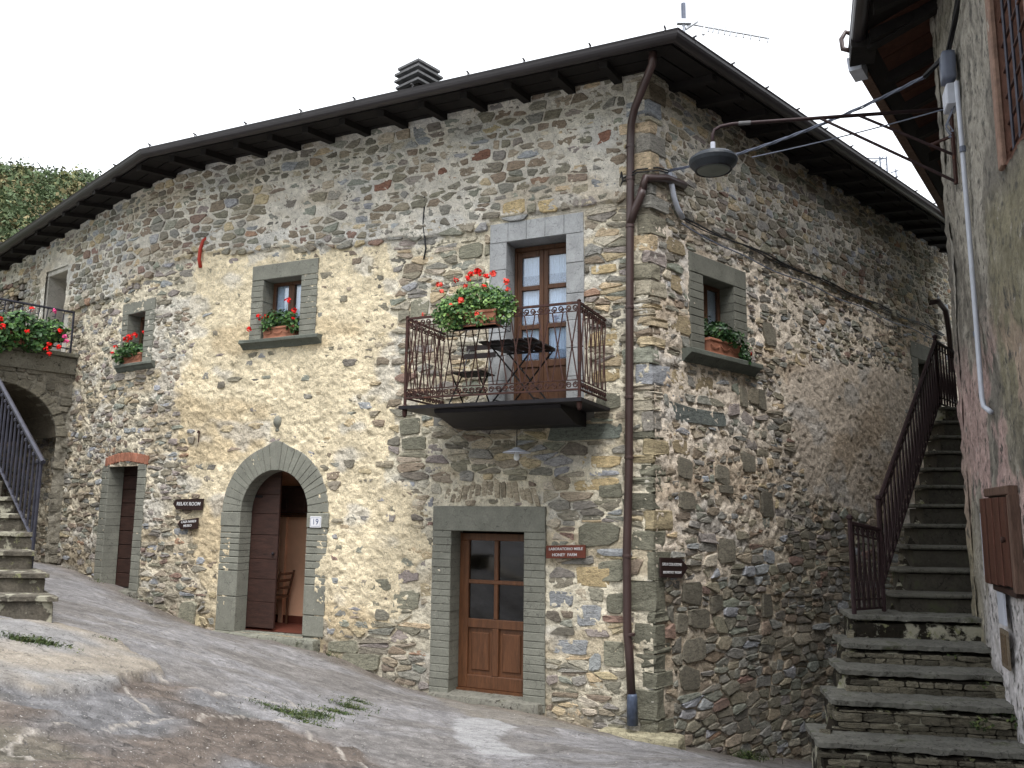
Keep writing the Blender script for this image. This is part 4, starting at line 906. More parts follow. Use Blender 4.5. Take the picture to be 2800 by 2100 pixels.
# wire basket brackets under the rail planter
wb = MB()
for z_ in (2.04, 2.10): wb.tube([AP(2.16, z_, 1.24), AP(1.38, z_, 1.24)], .005, 4); wb.tube([AP(2.16, z_, .98), AP(1.38, z_, .98)], .005, 4)
for a in (2.16, 1.38): wb.tube([AP(a, 2.28, .98), AP(a, 2.04, .98), AP(a, 2.04, 1.24), AP(a, 2.12, 1.24)], .005, 4)

# ---------------------------------------------------------------- plants
def leafcloud(m_, R_, pts, size, cols, n):
    """scalloped leaves with a cup, spread over given blobs [(centre, radii)]"""
    wts = [r[0]*r[1]*r[2] for _, r in pts]
    for _ in range(n):
        c, r = R_.choices(pts, wts)[0]
        v = Vector((R_.gauss(0, 1), R_.gauss(0, 1), R_.gauss(0, 1))).normalized(); rr = R_.uniform(.55, 1.05)
        p = Vector(c)+Vector((v.x*r[0], v.y*r[1], v.z*r[2]))*rr
        nrm = (v*.8+Vector((R_.gauss(0, .45), R_.gauss(0, .45)-.25, R_.gauss(.35, .4)))).normalized(); x = nrm.orthogonal().normalized(); y = nrm.cross(x); a0 = R_.uniform(0, 6.28)
        s = size*R_.uniform(.6, 1.25); V = [p-nrm*s*.18]; k_ = 7
        for k in range(k_):
            a = a0+2*PI*k/k_*.93; q = s*(1 if k % 2 else .84); V.append(p+x*math.cos(a)*q+y*math.sin(a)*q)
        c_ = np.array(R_.choice(cols))*R_.uniform(.7, 1.3)
        m_.add([tuple(v_) for v_ in V], [(0, k+1, (k+1) % k_+1) for k in range(k_-1)], c_)
def flower(parent, p, r, R_, colr, stem=None):
    m_ = MB(); p = Vector(p)
    for _ in range(15):
        v = Vector((R_.gauss(0, 1), R_.gauss(0, 1), R_.gauss(.3, .8))).normalized(); c = p+v*r*R_.uniform(.55, 1.0); nrm = (v+Vector((R_.gauss(0, .3), R_.gauss(0, .3), R_.gauss(0, .3)))).normalized(); x = nrm.orthogonal().normalized(); y = nrm.cross(x); s = r*.46
        V = [c]; k_ = 6
        for k in range(k_): a = 2*PI*k/k_; V.append(c+x*math.cos(a)*s+y*math.sin(a)*s+nrm*s*.25*(k % 2))
        m_.add([tuple(q) for q in V], [(0, k+1, (k+1) % k_+1) for k in range(k_)], np.array(colr)*R_.uniform(.75, 1.2))
    if stem is not None: m_.tube([stem, tuple(p)], .003, 3, srgb(80, 110, 50))
    m_.build('flower', M['petal'], parent, recalc=False)
GRN = [srgb(58, 92, 44), srgb(46, 78, 38), srgb(84, 116, 58), srgb(40, 68, 36)]; GRN2 = [srgb(86, 118, 60), srgb(66, 100, 48), srgb(112, 140, 76), srgb(50, 84, 42)]
RED = srgb(232, 30, 26); CORAL = srgb(245, 84, 70); PINK = srgb(232, 88, 150)
def planter(f, nm, label, a0, a1, z0, h, d0, d1, blobs, n, flowers, seed, size=.03, cols=GRN, colr=RED, group='flower boxes of geraniums'):
    R_ = random.Random(seed); th_ = empty(nm, Vv(f((a0+a1)/2, z0, (d0+d1)/2)), label, 'flower box', group)
    m_ = MB(); tp = .018
    m_.add([tuple(f(a, z_, d)) for a, z_, d in [(a0+tp, z0, d0+tp), (a1-tp, z0, d0+tp), (a1-tp, z0, d1-tp), (a0+tp, z0, d1-tp), (a0, z0+h, d0), (a1, z0+h, d0), (a1, z0+h, d1), (a0, z0+h, d1)]],
           [(0, 1, 2, 3), (4, 5, 6, 7), (0, 1, 5, 4), (1, 2, 6, 5), (2, 3, 7, 6), (3, 0, 4, 7)])
    m_.box(f, a0-.01, a1+.01, z0+h-.025, z0+h+.008, d0-.01, d1+.01, None, .006); m_.box(f, a0+tp-.012, a1-tp+.012, z0, z0+.022, d0, d1-tp+.012, None, .004)
    for k in range(3):     # moulded swags on the face
        c = a0+(a1-a0)*(k+.5)/3; w_ = (a1-a0)/7.5; m_.tube([f(c+w_*math.cos(t), z0+h*.62-h*.2*math.sin(t), d1+.001) for t in np.linspace(0, PI, 8)], .006, 4)
    m_.build('trough', M['terra'], th_)
    fo = MB(); leafcloud(fo, R_, [(Vv(f(a, z_, d)), r) for a, z_, d, r in blobs], size, cols, n); tag(fo.build('foliage', M['leaf'], th_, recalc=False), kind='stuff')
    for a, z_, d, r in flowers:
        p = Vv(f(a, z_, d)); flower(th_, p, r, R_, colr if not isinstance(colr, list) else R_.choice(colr), Vv(f(a+(a0+a1-2*a)*.35, z0+h, (d0+d1)/2)))
    return th_
# rail planter
rp = planter(AP, 'geranium_box', 'long planter of coral geraniums hung on the iron balcony rail', 1.46, 2.08, 2.09, .17, 1.00, 1.20,
   [(1.74, 2.46, 1.05, (.31, .20, .17)), (2.02, 2.34, 1.08, (.25, .17, .15)), (1.48, 2.36, 1.08, (.22, .16, .15)), (2.22, 2.26, 1.08, (.12, .12, .1)), (1.86, 2.26, 1.24, (.26, .08, .15)), (2.0, 2.14, 1.26, (.16, .07, .12)), (1.36, 2.2, 1.20, (.12, .07, .14)), (1.62, 2.14, 1.28, (.16, .05, .07))], 3000,
   [(2.28, 2.66, 1.05, .04), (2.22, 2.56, 1.1, .03), (2.08, 2.72, 1.0, .035), (1.92, 2.72, 1.0, .035), (1.80, 2.78, 1.0, .05), (1.84, 2.74, 1.1, .035), (1.68, 2.72, 1.0, .035), (1.58, 2.72, 1.05, .045), (1.40, 2.62, 1.05, .04), (1.36, 2.50, 1.1, .03), (1.88, 2.58, 1.15, .03), (1.64, 2.55, 1.15, .035), (1.98, 2.33, 1.30, .03), (1.86, 2.37, 1.31, .04), (1.66, 2.20, 1.27, .03), (2.46, 2.31, 1.1, .02)],
   5, size=.024, cols=GRN2, colr=[CORAL, RED, CORAL])
wbo = wb.build('wire_basket', M['iron'], rp)
planter(AP, 'geranium_box.001', 'terracotta box of red geraniums on the sill above the arched door', 5.22, 5.78, 2.465, .16, -.13, .06,
   [(5.5, 2.76, -.02, (.27, .14, .13)), (5.66, 2.66, .05, (.14, .1, .1)), (5.25, 2.62, .05, (.09, .1, .12))], 620,
   [(5.40, 3.02, .0, .045), (5.26, 2.86, .02, .04), (5.86, 2.80, .06, .045), (5.72, 2.80, .06, .04), (6.0, 2.62, .1, .04), (5.2, 2.72, .1, .025)], 6, size=.03)
planter(AP, 'geranium_box.002', 'small terracotta box of bright red geraniums on the far left sill', 8.30, 8.78, 2.305, .15, -.10, .06,
   [(8.56, 2.52, .04, (.24, .14, .13)), (8.82, 2.44, .10, (.12, .1, .12)), (8.38, 2.5, 0, (.12, .1, .1))], 520,
   [(8.50, 2.76, .05, .05), (8.60, 2.74, .08, .045), (8.70, 2.70, .08, .05), (8.36, 2.80, .0, .03), (8.98, 2.50, .14, .03), (8.94, 2.60, .12, .035), (8.55, 2.70, .1, .04)], 7, size=.03)
planter(BP, 'geranium_box.003', 'terracotta box of leafy plants with hardly a bloom on the flank window sill', 1.14, 1.86, 2.03, .19, -.14, .08,
   [(1.42, 2.34, .0, (.22, .16, .14)), (1.66, 2.28, .04, (.20, .14, .13)), (1.92, 2.12, .08, (.12, .10, .18)), (1.28, 2.42, -.08, (.14, .1, .14))], 800,
   [(2.0, 2.12, .15, .022)], 8, size=.03, cols=[srgb(44, 74, 38), srgb(34, 60, 34), srgb(60, 92, 46)])

# ---------------------------------------------------------------- bistro table and chair on the balcony floor
def bistro_table():
    t = empty('folding_table', Vv(AP(1.42, 1.24, .5)), 'black slatted folding table on the iron balcony', 'table')
    zt_ = 1.95
    for k in range(5): MB().box(AP, 1.16+k*.145, 1.275+k*.145, zt_+.02, zt_+.038, .12, .84).build('slat', M['blackwood'], t)
    for d in (.24, .74): MB().box(AP, 1.12, 1.755, zt_-.025, zt_-.002, d-.012, d+.012).build('bearer', M['blackmetal'], t)
    for d in (.24, .74):
        for s_ in (-1, 1): MB().tube([AP(1.44+s_*.29, zt_-.02, d), AP(1.44-s_*.29, 1.245, d)], .011, 5).build('leg', M['blackmetal'], t)
    for s_ in (-1, 1): MB().tube([AP(1.44+s_*.26, 1.30, .24), AP(1.44+s_*.26, 1.30, .74)], .008, 4).build('crossbar', M['blackmetal'], t)
def bistro_chair():
    t = empty('folding_chair', Vv(AP(2.1, 1.24, .4)), 'black slatted folding chair left of the balcony table', 'chair')
    for k in range(5): MB().box(AP, 1.90+k*.085, 1.975+k*.085, 1.66, 1.675, .28, .66).build('seat_slat', M['blackwood'], t)
    for s_ in (1.94, 2.30):
        MB().tube([AP(s_, 1.245, .74), AP(s_, 1.66, .40), AP(s_, 2.08, .18)], .010, 5).build('back_leg', M['blackmetal'], t)
        MB().tube([AP(s_+.02, 1.245, .22), AP(s_+.02, 1.66, .62)], .010, 5).build('leg', M['blackmetal'], t)
    for z_, d in ((1.90, .27), (2.02, .20)): MB().box(AP, 1.90, 2.34, z_, z_+.065, d-.008, d+.01).build('back_slat', M['blackwood'], t)
    MB().tube([AP(1.94, 1.42, .60), AP(2.30, 1.42, .60)], .008, 4).build('crossbar', M['blackmetal'], t)
bistro_table(); bistro_chair()

# ---------------------------------------------------------------- signs, lamp, hoses
def text(body, f, a, z_, d, size, parent, mt, dirv, nrm, rot=0, shear=.0, ext=.002, bold=.0):
    cu_ = bpy.data.curves.new('lettering', 'FONT'); cu_.body = body; cu_.size = size; cu_.align_x = 'CENTER'; cu_.align_y = 'CENTER'; cu_.extrude = ext; cu_.shear = shear; cu_.offset = bold; cu_.space_line = .85; cu_.resolution_u = 3
    cu_.materials.append(mt); tmp = bpy.data.objects.new('tmp', cu_); C.objects.link(tmp); me_ = bpy.data.meshes.new_from_object(tmp); bpy.data.objects.remove(tmp); me_.name = 'lettering'; o = bpy.data.objects.new('lettering', me_); C.objects.link(o)
    x = Vector((dirv[0], dirv[1], 0)).normalized(); n = Vector((nrm[0], nrm[1], 0)); y = Vector((0, 0, 1)); R_ = Matrix((x, y, n)).transposed()
    o.rotation_euler = (R_ @ Matrix.Rotation(rot, 3, 'Z')).to_euler(); p = Vector(Vv(f(a, z_, d))); o.parent = parent; o.location = p-WORLD[parent.name]; return o
def sign(nm, label, f, poly, mt, d, words, dirv, nrm):
    m_ = MB(); m_.prism(f, poly, d, d+.022, None, .004); o = m_.build(nm, mt, None); tag(o, label, 'sign', 'painted wooden signs on the house')
    for body, a, z_, size, rot in words: text(body, f, a, z_, d+.0235, size, o, M['sigpaint'], dirv, nrm, rot, bold=.0004, shear=.1)
    return o
sign('sign_board', 'dark RELAX ROOM board left of the arched door', AP, [(6.70, .15), (6.72, -.02), (7.22, -.01), (7.29, .07), (7.24, .14)], M['signdark'], .045, [('RELAX ROOM', 6.98, .070, .074, 0)], -dA, nA)
sign('sign_board.001', 'small dark CASA NARDI MUSEO board below the RELAX ROOM one', AP, [(6.78, -.13), (6.78, -.29), (7.10, -.30), (7.17, -.23), (7.13, -.17)], M['signdark'], .045, [('CASA NARDI', 6.955, -.188, .050, rad(4)), ('MUSEO', 6.97, -.247, .050, rad(4))], -dA, nA)
sign('sign_board.002', 'red-brown LABORATORIO MIELE HONEY FARM board right of the glazed door', AP, [(.80, -.37), (.80, -.52), (1.295, -.54), (1.295, -.39)], M['signred'], .05, [('LABORATORIO MIELE', 1.045, -.423, .044, rad(2)), ('HONEY  FARM', 1.06, -.492, .048, rad(2))], -dA, nA)
sign('sign_board.003', 'black arrow board for SALA COLAZIONE BREAKFAST ROOM right of the downpipe', BP, [(.02, -.49), (.02, -.71), (.42, -.74), (.56, -.62), (.42, -.51)], M['signdark'], .055, [('SALA COLAZIONE', .235, -.575, .046, rad(-3)), ('BREAKFAST ROOM', .235, -.665, .042, rad(-3))], dB, nB)
m_ = MB(); m_.box(AP, 4.60, 4.785, -.235, -.085, .03, .042, None, .002); np_ = m_.build('number_plate', M['white']); tag(np_, 'white tile with number 19 on the right arch jamb', 'house number')
text('19', AP, 4.693, -.160, .0435, .11, np_, M['ink'], -dA, nA)
m_ = MB()
for b in ((4.612, 4.773, -.105, -.101), (4.612, 4.773, -.219, -.215), (4.612, 4.616, -.215, -.105), (4.769, 4.773, -.215, -.105)): m_.box(AP, *b, .042, .0435)
m_.build('border', M['ink'], np_)
lp = empty('hanging_lamp', Vv(AP(1.52, .60, .45)), 'small white disc lamp with a bulb under the balcony', 'lamp')
c0 = Vector(Vv(AP(1.52, .70, .45)))
MB().lathe(c0, [(.0, .06), (.03, .058), (.05, .04), (.165, .0), (.168, -.008), (.04, .02), (.0, .022)], 24).build('shade', M['pvc'], lp, smooth=False); MB().lathe(c0-Vector((0, 0, .10)), [(.004, 0), (.03, .012), (.038, .04), (.03, .08), (.02, .11)], 14).build('bulb', M['bulb'], lp, smooth=True)
MB().tube([c0+Vector((0, 0, .05)), c0+Vector((0, 0, .27))], .006, 5).build('rod', M['iron'], lp)
m_ = MB(); m_.tube([AP(7.00, 4.18, .02), AP(7.05, 4.12, .06), AP(7.09, 3.98, .07), AP(7.10, 3.82, .07), AP(7.10, 3.70, .03)], .028, 8); o = m_.build('red_conduit', M['redplastic'], smooth=True); tag(o, 'curved red plastic conduit sticking out beside the long ledge', 'conduit')
m_ = MB(); m_.tube([AP(3.10, 4.35, .045), AP(3.12, 3.84, .05), AP(3.08, 3.62, .055), AP(3.06, 3.5, .06), AP(3.10, 3.36, .045)], .012, 6); o = m_.build('black_hose', M['blackcable'], smooth=True); tag(o, 'short black cable hanging on the wall left of balcony door', 'cable')
m_ = MB(); m_.lathe(Vv(AP(4.58, 3.78, .01)), [(.05, 0), (.05, .03), (.036, .032), (.036, .005)], 14, tuple(np.r_[nA, 0])); o = m_.build('vent_pipe', M['pipe']); tag(o, 'small round brown pipe end in the upper wall', 'pipe')
m_ = MB(); m_.tube([AP(6.90, 1.15, .035), AP(6.90, .98, .035)], .009, 5); m_.tube([AP(6.87, 1.12, .04), AP(6.93, 1.13, .04)], .009, 5); m_.lathe(Vv(AP(6.90, 1.14, .03)), [(.02, 0), (.02, .02)], 8, tuple(np.r_[nA, 0])); o = m_.build('iron_ring_hook', M['rust']); tag(o, 'old iron hook in the plaster left of the arch finial', 'hook')
# ---------------------------------------------------------------- ground sheet (polar rows so that the near rock is fine)
def ray(px, py):
    a = (px-1400)/2290.; b = -(py-1050)/2290.; c, s = math.cos(rad(.6)), math.sin(rad(.6)); x = a*c-b*s; y = a*s+b*c; P_ = rad(8.7)
    return np.array([x, math.cos(P_)-math.sin(P_)*y, math.sin(P_)+math.cos(P_)*y])
def on_ground(px, py):
    r = ray(px, py); lo, hi = .5, 40.
    for _ in range(60):
        m = (lo+hi)/2; p = r*m
        if p[2] > float(GZ(p[0], p[1])): lo = m
        else: hi = m
    return (r*lo)[:2]
D_ = 2800/2212.
def gpoly(pts): return np.array([on_ground(x*D_, y*D_) for x, y in pts])
# measured outlines on the ground (plan positions of the slab edges, veins and patches)
slab = gpoly([(-160, 1330), (0, 1346), (125, 1356), (225, 1388), (262, 1405), (330, 1440), (352, 1462), (262, 1470), (258, 1490), (205, 1500), (150, 1512), (75, 1502), (40, 1488), (-160, 1480)])
rock = gpoly([(-200, 1480), (40, 1488), (150, 1512), (262, 1478), (340, 1462), (460, 1490), (600, 1560), (720, 1600), (860, 1665), (980, 1760), (-200, 1760)])
white = gpoly([(972, 1560), (1000, 1550), (1060, 1550), (1085, 1556), (1120, 1574), (1085, 1585), (1080, 1602), (1130, 1622), (1190, 1640), (1120, 1640), (1050, 1632), (990, 1606)])
sillp = gpoly([(925, 1500), (1180, 1530), (1350, 1600), (1180, 1572), (1000, 1545)])
veins = [gpoly(v) for v in [[(0, 1612), (60, 1590), (140, 1576), (300, 1566), (420, 1558), (440, 1545), (520, 1550), (560, 1552), (620, 1560), (660, 1580), (700, 1610), (760, 1640), (830, 1680)], [(15, 1605), (40, 1640), (90, 1665)], [(262, 1485), (300, 1520), (325, 1535), (330, 1548)], [(340, 1462), (480, 1500), (660, 1530), (740, 1540)], [(520, 1480), (620, 1510), (640, 1530)]]]
nr, na_ = 620, 560
rr = 3.4*(60/3.4)**((np.arange(nr)/(nr-1))**1.6); th_ = np.linspace(rad(-62), rad(52), na_); RR, TT = np.meshgrid(rr, th_, indexing='ij'); X = RR*np.sin(TT); Y = RR*np.cos(TT)
def inside(P, X, Y):
    c = np.zeros(X.shape, bool); n = len(P)
    for i in range(n):
        (x1, y1), (x2, y2) = P[i], P[(i+1) % n]
        with np.errstate(divide='ignore', invalid='ignore'): c ^= ((y1 > Y) != (y2 > Y)) & (X < (x2-x1)*(Y-y1)/((y2-y1) if y2 != y1 else 1e-9)+x1)
    return c
def segd(P, X, Y, closed=False):
    d = np.full(X.shape, 9.); n = len(P)
    for i in range(n if closed else n-1):
        a, b = P[i], P[(i+1) % n]; ab = b-a; t = np.clip(((X-a[0])*ab[0]+(Y-a[1])*ab[1])/max(ab@ab, 1e-9), 0, 1); d = np.minimum(d, np.hypot(X-a[0]-ab[0]*t, Y-a[1]-ab[1]*t))
    return d
def sd(P): d = segd(P, X, Y, True); return np.where(inside(P, X, Y), d, -d)
wob = (fbm(X*5, Y*5, 0, 4, 71)-.5)*.22
fs = sstep(-.015, .015, sd(slab)+wob*.6); fr_ = sstep(-.05, .05, sd(rock)+wob); fw = sstep(-.03, .05, sd(white)+wob*.8); fd = sstep(-.05, .1, sd(sillp)+wob*.5)
Z = GZ(X, Y); near = np.exp(-np.maximum(RR-12, 0)/6)
ang = rad(-24); xr = X*math.cos(ang)-Y*math.sin(ang); yr = X*math.sin(ang)+Y*math.cos(ang)
lay = fbm(xr*2.2, yr*6.5, 0, 5, 81); lay2 = fbm(xr*7, yr*20, 0, 4, 91); step_ = (np.floor(lay*11+.3*lay2)/11+sstep(.6, 1, (lay*11+.3*lay2) % 1)/11)
rockz = (step_-.5)*.15+(lay2-.5)*.030+(vn(xr*14, yr*44, 0, 93)-.5)*.012
pathz = (fbm(X*1.3, Y*2.2, 0, 4, 95)-.5)*.07+(fbm(X*9, Y*12, 0, 3, 97)-.5)*.022+(vn(X*48, Y*48, 0, 99)-.5)*.010*np.exp(-RR/8)
slabz = (fbm(X*2, Y*3, 0, 4, 103)-.5)*.05+(fbm(xr*5, yr*22, 0, 3, 107)-.5)*.022+.055
bz = Z.copy(); dz = pathz*(1-fr_)+rockz*fr_; dz = dz*(1-fs)+slabz*fs; dz = dz*(1-.7*fw)+fw*.006; Z = Z+dz*near
drop = sstep(14, 40, RR)*3.0; Z = Z-drop
K = lambda *c, k=1: np.array(srgb(*c, k))
n_a = fbm(X*1.1, Y*1.6, 0, 4, 111)[..., None]; n_b = fbm(X*4, Y*6, 0, 4, 113)[..., None]; n_c = fbm(X*20, Y*26, 0, 3, 117)[..., None]
path = K(168, 166, 168)*(1-sstep(.4, .62, n_a))+K(150, 146, 144)*sstep(.4, .62, n_a); path = path*(.66+.68*n_b)*(.60+.80*n_c)
pebble = sstep(.80, .9, vn(X*30, Y*40, 0, 119))[..., None]*sstep(.45, .6, fbm(X*.9, Y*.9, 0, 3, 131))[..., None]; path = path*(1-pebble*.55)+K(190, 184, 176)*pebble*.55
rk = K(128, 117, 109)*(1-sstep(.42, .60, fbm(xr*.9, yr*1.8, 0, 3, 121))[..., None])+K(140, 139, 141)*sstep(.42, .60, fbm(xr*.9, yr*1.8, 0, 3, 121))[..., None]
gr_ = sstep(.55, .7, fbm(X*.8, Y*1.2, 3, 3, 141))[..., None]; rk = rk*(1-.4*gr_)+K(126, 128, 108)*.4*gr_; rk = rk*(.45+1.1*fbm(xr*6, yr*20, 0, 4, 123)[..., None])*(.6+.8*n_c)
sl = K(182, 172, 158)*(1-sstep(.45, .62, n_a))+K(172, 170, 169)*sstep(.45, .62, n_a); warm = sstep(.5, -.3, (Y-7.0)*0+n_b[..., 0]-.2)[..., None]*0; sl = sl*(.78+.44*n_b)*(.86+.28*n_c)
wh = K(206, 206, 208)*(.8+.4*n_b)
col = path*(1-fr_[..., None])+rk*fr_[..., None]; col = col*(1-fs[..., None])+sl*fs[..., None]; col = col*(1-fw[..., None]*.85)+wh*fw[..., None]*.85; col = col*(1-fd[..., None]*.6)+K(160, 152, 138)*fd[..., None]*.6
vd = np.minimum.reduce([segd(v, X+wob*.25, Y+(fbm(X*9, Y*9, 4, 3, 151)-.5)*.06) for v in veins]); vf = (sstep(.020, .006, vd)*sstep(.24, .42, fbm(X*5, Y*5, 9, 2, 153)))[..., None]
col = col*(1-vf*.8)+K(214, 206, 196)*vf*.8; Z = Z+vf[..., 0]*.006
# damp earthy foot of the walls
wa = segd(np.array([Vv(AP(u, 0, 0))[:2] for u in np.arange(0, 14, .5)]), X, Y); wbd = segd(np.array([Vv(BP(u, 0, 0))[:2] for u in np.arange(0, 10, .5)]), X, Y); wd = np.minimum(wa, wbd)+wob*.8
e = sstep(.55, .05, wd)[..., None]*.6; col = col*(1-e)+K(128, 114, 98)*(.7+.6*n_b)*e
gl_ = sstep(.6, .8, fbm(X*.35, Y*.35, 0, 3, 161)+sstep(14, 30, RR)*.5)[..., None]; col = col*(1-gl_*sstep(12, 20, RR)[..., None])+K(84, 96, 56)*gl_*sstep(12, 20, RR)[..., None]
col = np.clip(col*.64, .01, .9)
tag(gridmesh('ground', np.stack([X, Y, Z], -1), M['ground'], col, None, None, True), kind='structure')
# near ground carries on behind the viewer; far ring adds hills blocking low skylight
far_r = np.array([60, 90, 120, 160, 200, 260, 700, 1800.]); ta = np.linspace(0, 2*PI, 97); Rf, Tf = np.meshgrid(far_r, ta, indexing='ij'); Xf = Rf*np.sin(Tf); Yf = Rf*np.cos(Tf)
Zf = -6.0+48*sstep(58, 150, Rf)*(.75+.5*fbm(Xf*.01, Yf*.01, 0, 3, 9)); Zf = np.where(np.abs(Tf-PI) < 2.3, Zf, -6-Rf*.01)  # unseen rise behind and beside the viewer, added to darken under the eaves
tag(gridmesh('far_ground_sky_blocker', np.stack([Xf, Yf, Zf], -1), M['hill'], np.ones(Xf.shape+(3,)), None, None, True), kind='structure')
xb, yb = np.meshgrid(np.linspace(-8, 7, 60), np.linspace(-12, 3.6, 60), indexing='ij'); zb_ = GZ(xb, yb)-.03
tag(gridmesh('near_ground', np.stack([xb, yb, zb_], -1), M['ground'], np.ones(xb.shape+(3,))*K(132, 130, 130)*.6, None, None, True), kind='structure')
def gh(x, y):
    """final ground height incl. relief"""
    r_ = math.hypot(x, y); i = int(np.searchsorted(rr, r_)); j = int(np.searchsorted(th_, math.atan2(x, y))); return float(Z[min(i, nr-1), min(max(j, 0), na_-1)])
# weeds, pebbles
def tuft(m_, x, y, h, n, R_, spread, cols, leafy=.5):
    for _ in range(n):
        a = R_.uniform(0, 6.28); r_ = abs(R_.gauss(0, spread)); px_, py_ = x+math.cos(a)*r_, y+math.sin(a)*r_*.5; g = gh(px_, py_)-.005; b = R_.uniform(0, 6.28); c = np.array(R_.choice(cols))*R_.uniform(.6, 1.4)
        hh = h*R_.uniform(.4, 1.2); lx, ly = math.cos(b)*hh*.8, math.sin(b)*hh*.8
        if R_.random() < leafy:
            s = R_.uniform(.007, .017); zc = g+hh*R_.uniform(.2, 1); V = [(px_+R_.uniform(-s, s)*1.3, py_+R_.uniform(-s, s), zc+R_.uniform(-s, s)*.7) for _ in range(4)]; m_.add(V, [(0, 1, 2), (0, 2, 3)], c)
        else: w_ = .004; m_.add([(px_-w_, py_, g), (px_+w_, py_, g), (px_+lx, py_+ly, g+hh)], [(0, 1, 2)], c)
GC = [srgb(70, 84, 48), srgb(52, 70, 34), srgb(90, 98, 56), srgb(44, 58, 30)]
R_ = random.Random(77); gm = MB()
for px_, py_, n_, h in [(600, 1537, 60, .05), (625, 1541, 140, .06), (655, 1545, 180, .06), (690, 1542, 180, .06), (725, 1536, 170, .06), (755, 1528, 150, .08), (778, 1520, 90, .07), (645, 1552, 90, .04), (690, 1566, 60, .03), (575, 1526, 60, .05)]:
    x, y = on_ground(px_*D_, py_*D_); tuft(gm, x, y, h*.7, n_*2, R_, .13, GC)
for px_, py_, n_, h in [(25, 1396, 60, .04), (55, 1402, 120, .05), (85, 1404, 120, .05), (110, 1407, 70, .04), (150, 1412, 20, .03), (235, 1398, 16, .02)]:
    x, y = on_ground(px_*D_, py_*D_); tuft(gm, x, y, h, n_*2, R_, .07, GC)
for u, n_, f_ in [(1.7, 220, BP), (1.5, 80, BP), (2.0, 50, BP), (8.9, 30, AP), (4.3, 40, AP)]:
    p = Vv(f_(u, 0, .12)); tuft(gm, p[0], p[1], .11, n_, R_, .09, GC)
tag(gm.build('weeds', M['grass'], recalc=False), kind='stuff')
pb = MB(); R_ = random.Random(78)
for _ in range(2600):
    if R_.random() < .4: u = R_.uniform(0, 9); d = abs(R_.gauss(0, .28))+.02; p = Vv(AP(u, 0, d)); x, y = p[0], p[1]
    else: x, y = on_ground(R_.uniform(500, 2250), R_.uniform(1780, 2099))
    s = R_.uniform(.003, .009); z_ = gh(x, y); k_ = 5; V = [(x+math.cos(2*PI*k/k_+.3)*s*R_.uniform(.7, 1.3), y+math.sin(2*PI*k/k_+.3)*s*R_.uniform(.7, 1.3), z_-.003) for k in range(k_)]+[(x, y, z_+s*.6)]
    pb.add(V, [(k, (k+1) % k_, k_) for k in range(k_)], np.array(srgb(172, 166, 158))*R_.uniform(.5, 1.2))
tag(pb.build('pebbles', M['stone'], recalc=False), kind='stuff')

# ---------------------------------------------------------------- right-hand plastered house
rh = empty('plastered_house', Vv(RP(2, -1.8)), 'stained grey and pink plastered house cut off at the right edge', 'house')
def rhcol(S_, Z_):
    n1 = fbm(S_*2.2, Z_*1.5, 0, 4, 211); n2 = fbm(S_*9, Z_*3.2, 0, 4, 213); n3 = fbm(S_*24, Z_*22, 0, 3, 217)
    base = K(146, 141, 132)[None, None]*np.ones(S_.shape+(3,)); dark = K(92, 88, 82); pink = K(172, 146, 142); white_ = K(198, 194, 196); moss = K(122, 116, 86); ochre = K(152, 142, 116)
    f = sstep(.46, .60, n2*.55+n1*.45+.06*sstep(3.3, 2.4, Z_)-.10*sstep(.4, -.4, Z_)-.10*sstep(3.2, 3.8, Z_))[..., None]; c = base*(1-f*.8)+dark*f*.8
    f = (sstep(.46, .56, fbm(S_*3.1, Z_*2.0, 5, 4, 221)+.02)*sstep(1.9, 1.1, Z_)*sstep(-.5, .1, Z_))[..., None]; c = c*(1-f*.75)+pink*f*.75
    f = (sstep(.40, .52, fbm(S_*2.4, Z_*1.5, 8, 4, 227)+.12*sstep(-.3, -1.0, Z_))*sstep(-.35, -.65, Z_)*sstep(.35, .8, S_+(n2-.5)*.8))[..., None]; c = c*(1-f*.85)+white_*f*.85
    f = (sstep(1.65, 1.95, S_+(n1-.5)*.5)*sstep(2.7, 2.3, Z_)*sstep(.0, 1.2, Z_))[..., None]; c = c*(1-f*.45)+moss*f*.45
    f = (sstep(.4, .05, S_+(n1-.5)*.4)*sstep(1.0, -.5, Z_))[..., None]; c = c*(1-f*.6)+ochre*f*.6
    f = (sstep(-.9, -1.5, Z_+(n1-.5)*.6)*sstep(.9, .3, S_))[..., None]; c = c*(1-f*.6)+K(96, 92, 70)*f*.6
    return np.clip(c*(.80+.40*n3[..., None])*(.85+.3*n2[..., None])*1.28, .01, .9)
ss = np.arange(0, 9.2, .026); zz = np.arange(-2.3, 5.75, .026); S_, Z_ = np.meshgrid(ss, zz, indexing='ij')
D2 = (fbm(S_*7, Z_*4, 0, 4, 231)-.5)*.045+(fbm(S_*28, Z_*22, 0, 3, 233)-.5)*.022+(fbm(S_*1.2, Z_*1.2, 0, 2, 235)-.5)*.06
WIN = (2.44, 3.4, 2.62, 4.6); sc_ = (ss[:-1]+ss[1:])/2; zc_ = (zz[:-1]+zz[1:])/2; SC, ZC = np.meshgrid(sc_, zc_, indexing='ij'); mk = ~((SC > WIN[0]) & (SC < WIN[1]) & (ZC > WIN[2]) & (ZC < WIN[3]))
rw = gridmesh('wall', RP(S_, Z_, D2), M['render'], rhcol(S_, Z_), mk, rh, True)
s2_ = np.arange(0, 9, .04); S2, Z2 = np.meshgrid(s2_, np.arange(-3.6, 5.75, .04), indexing='ij'); D3 = (fbm(S2*7, Z2*5, 0, 4, 241)-.5)*.05
D3[0] = 0
gridmesh('wall', QP(S2, Z2, D3), M['render'], np.clip((K(128, 122, 112)*.84)*(.7+.6*fbm(S2*3, Z2*2, 0, 4, 243))[..., None], .01, .9), None, rh, False)
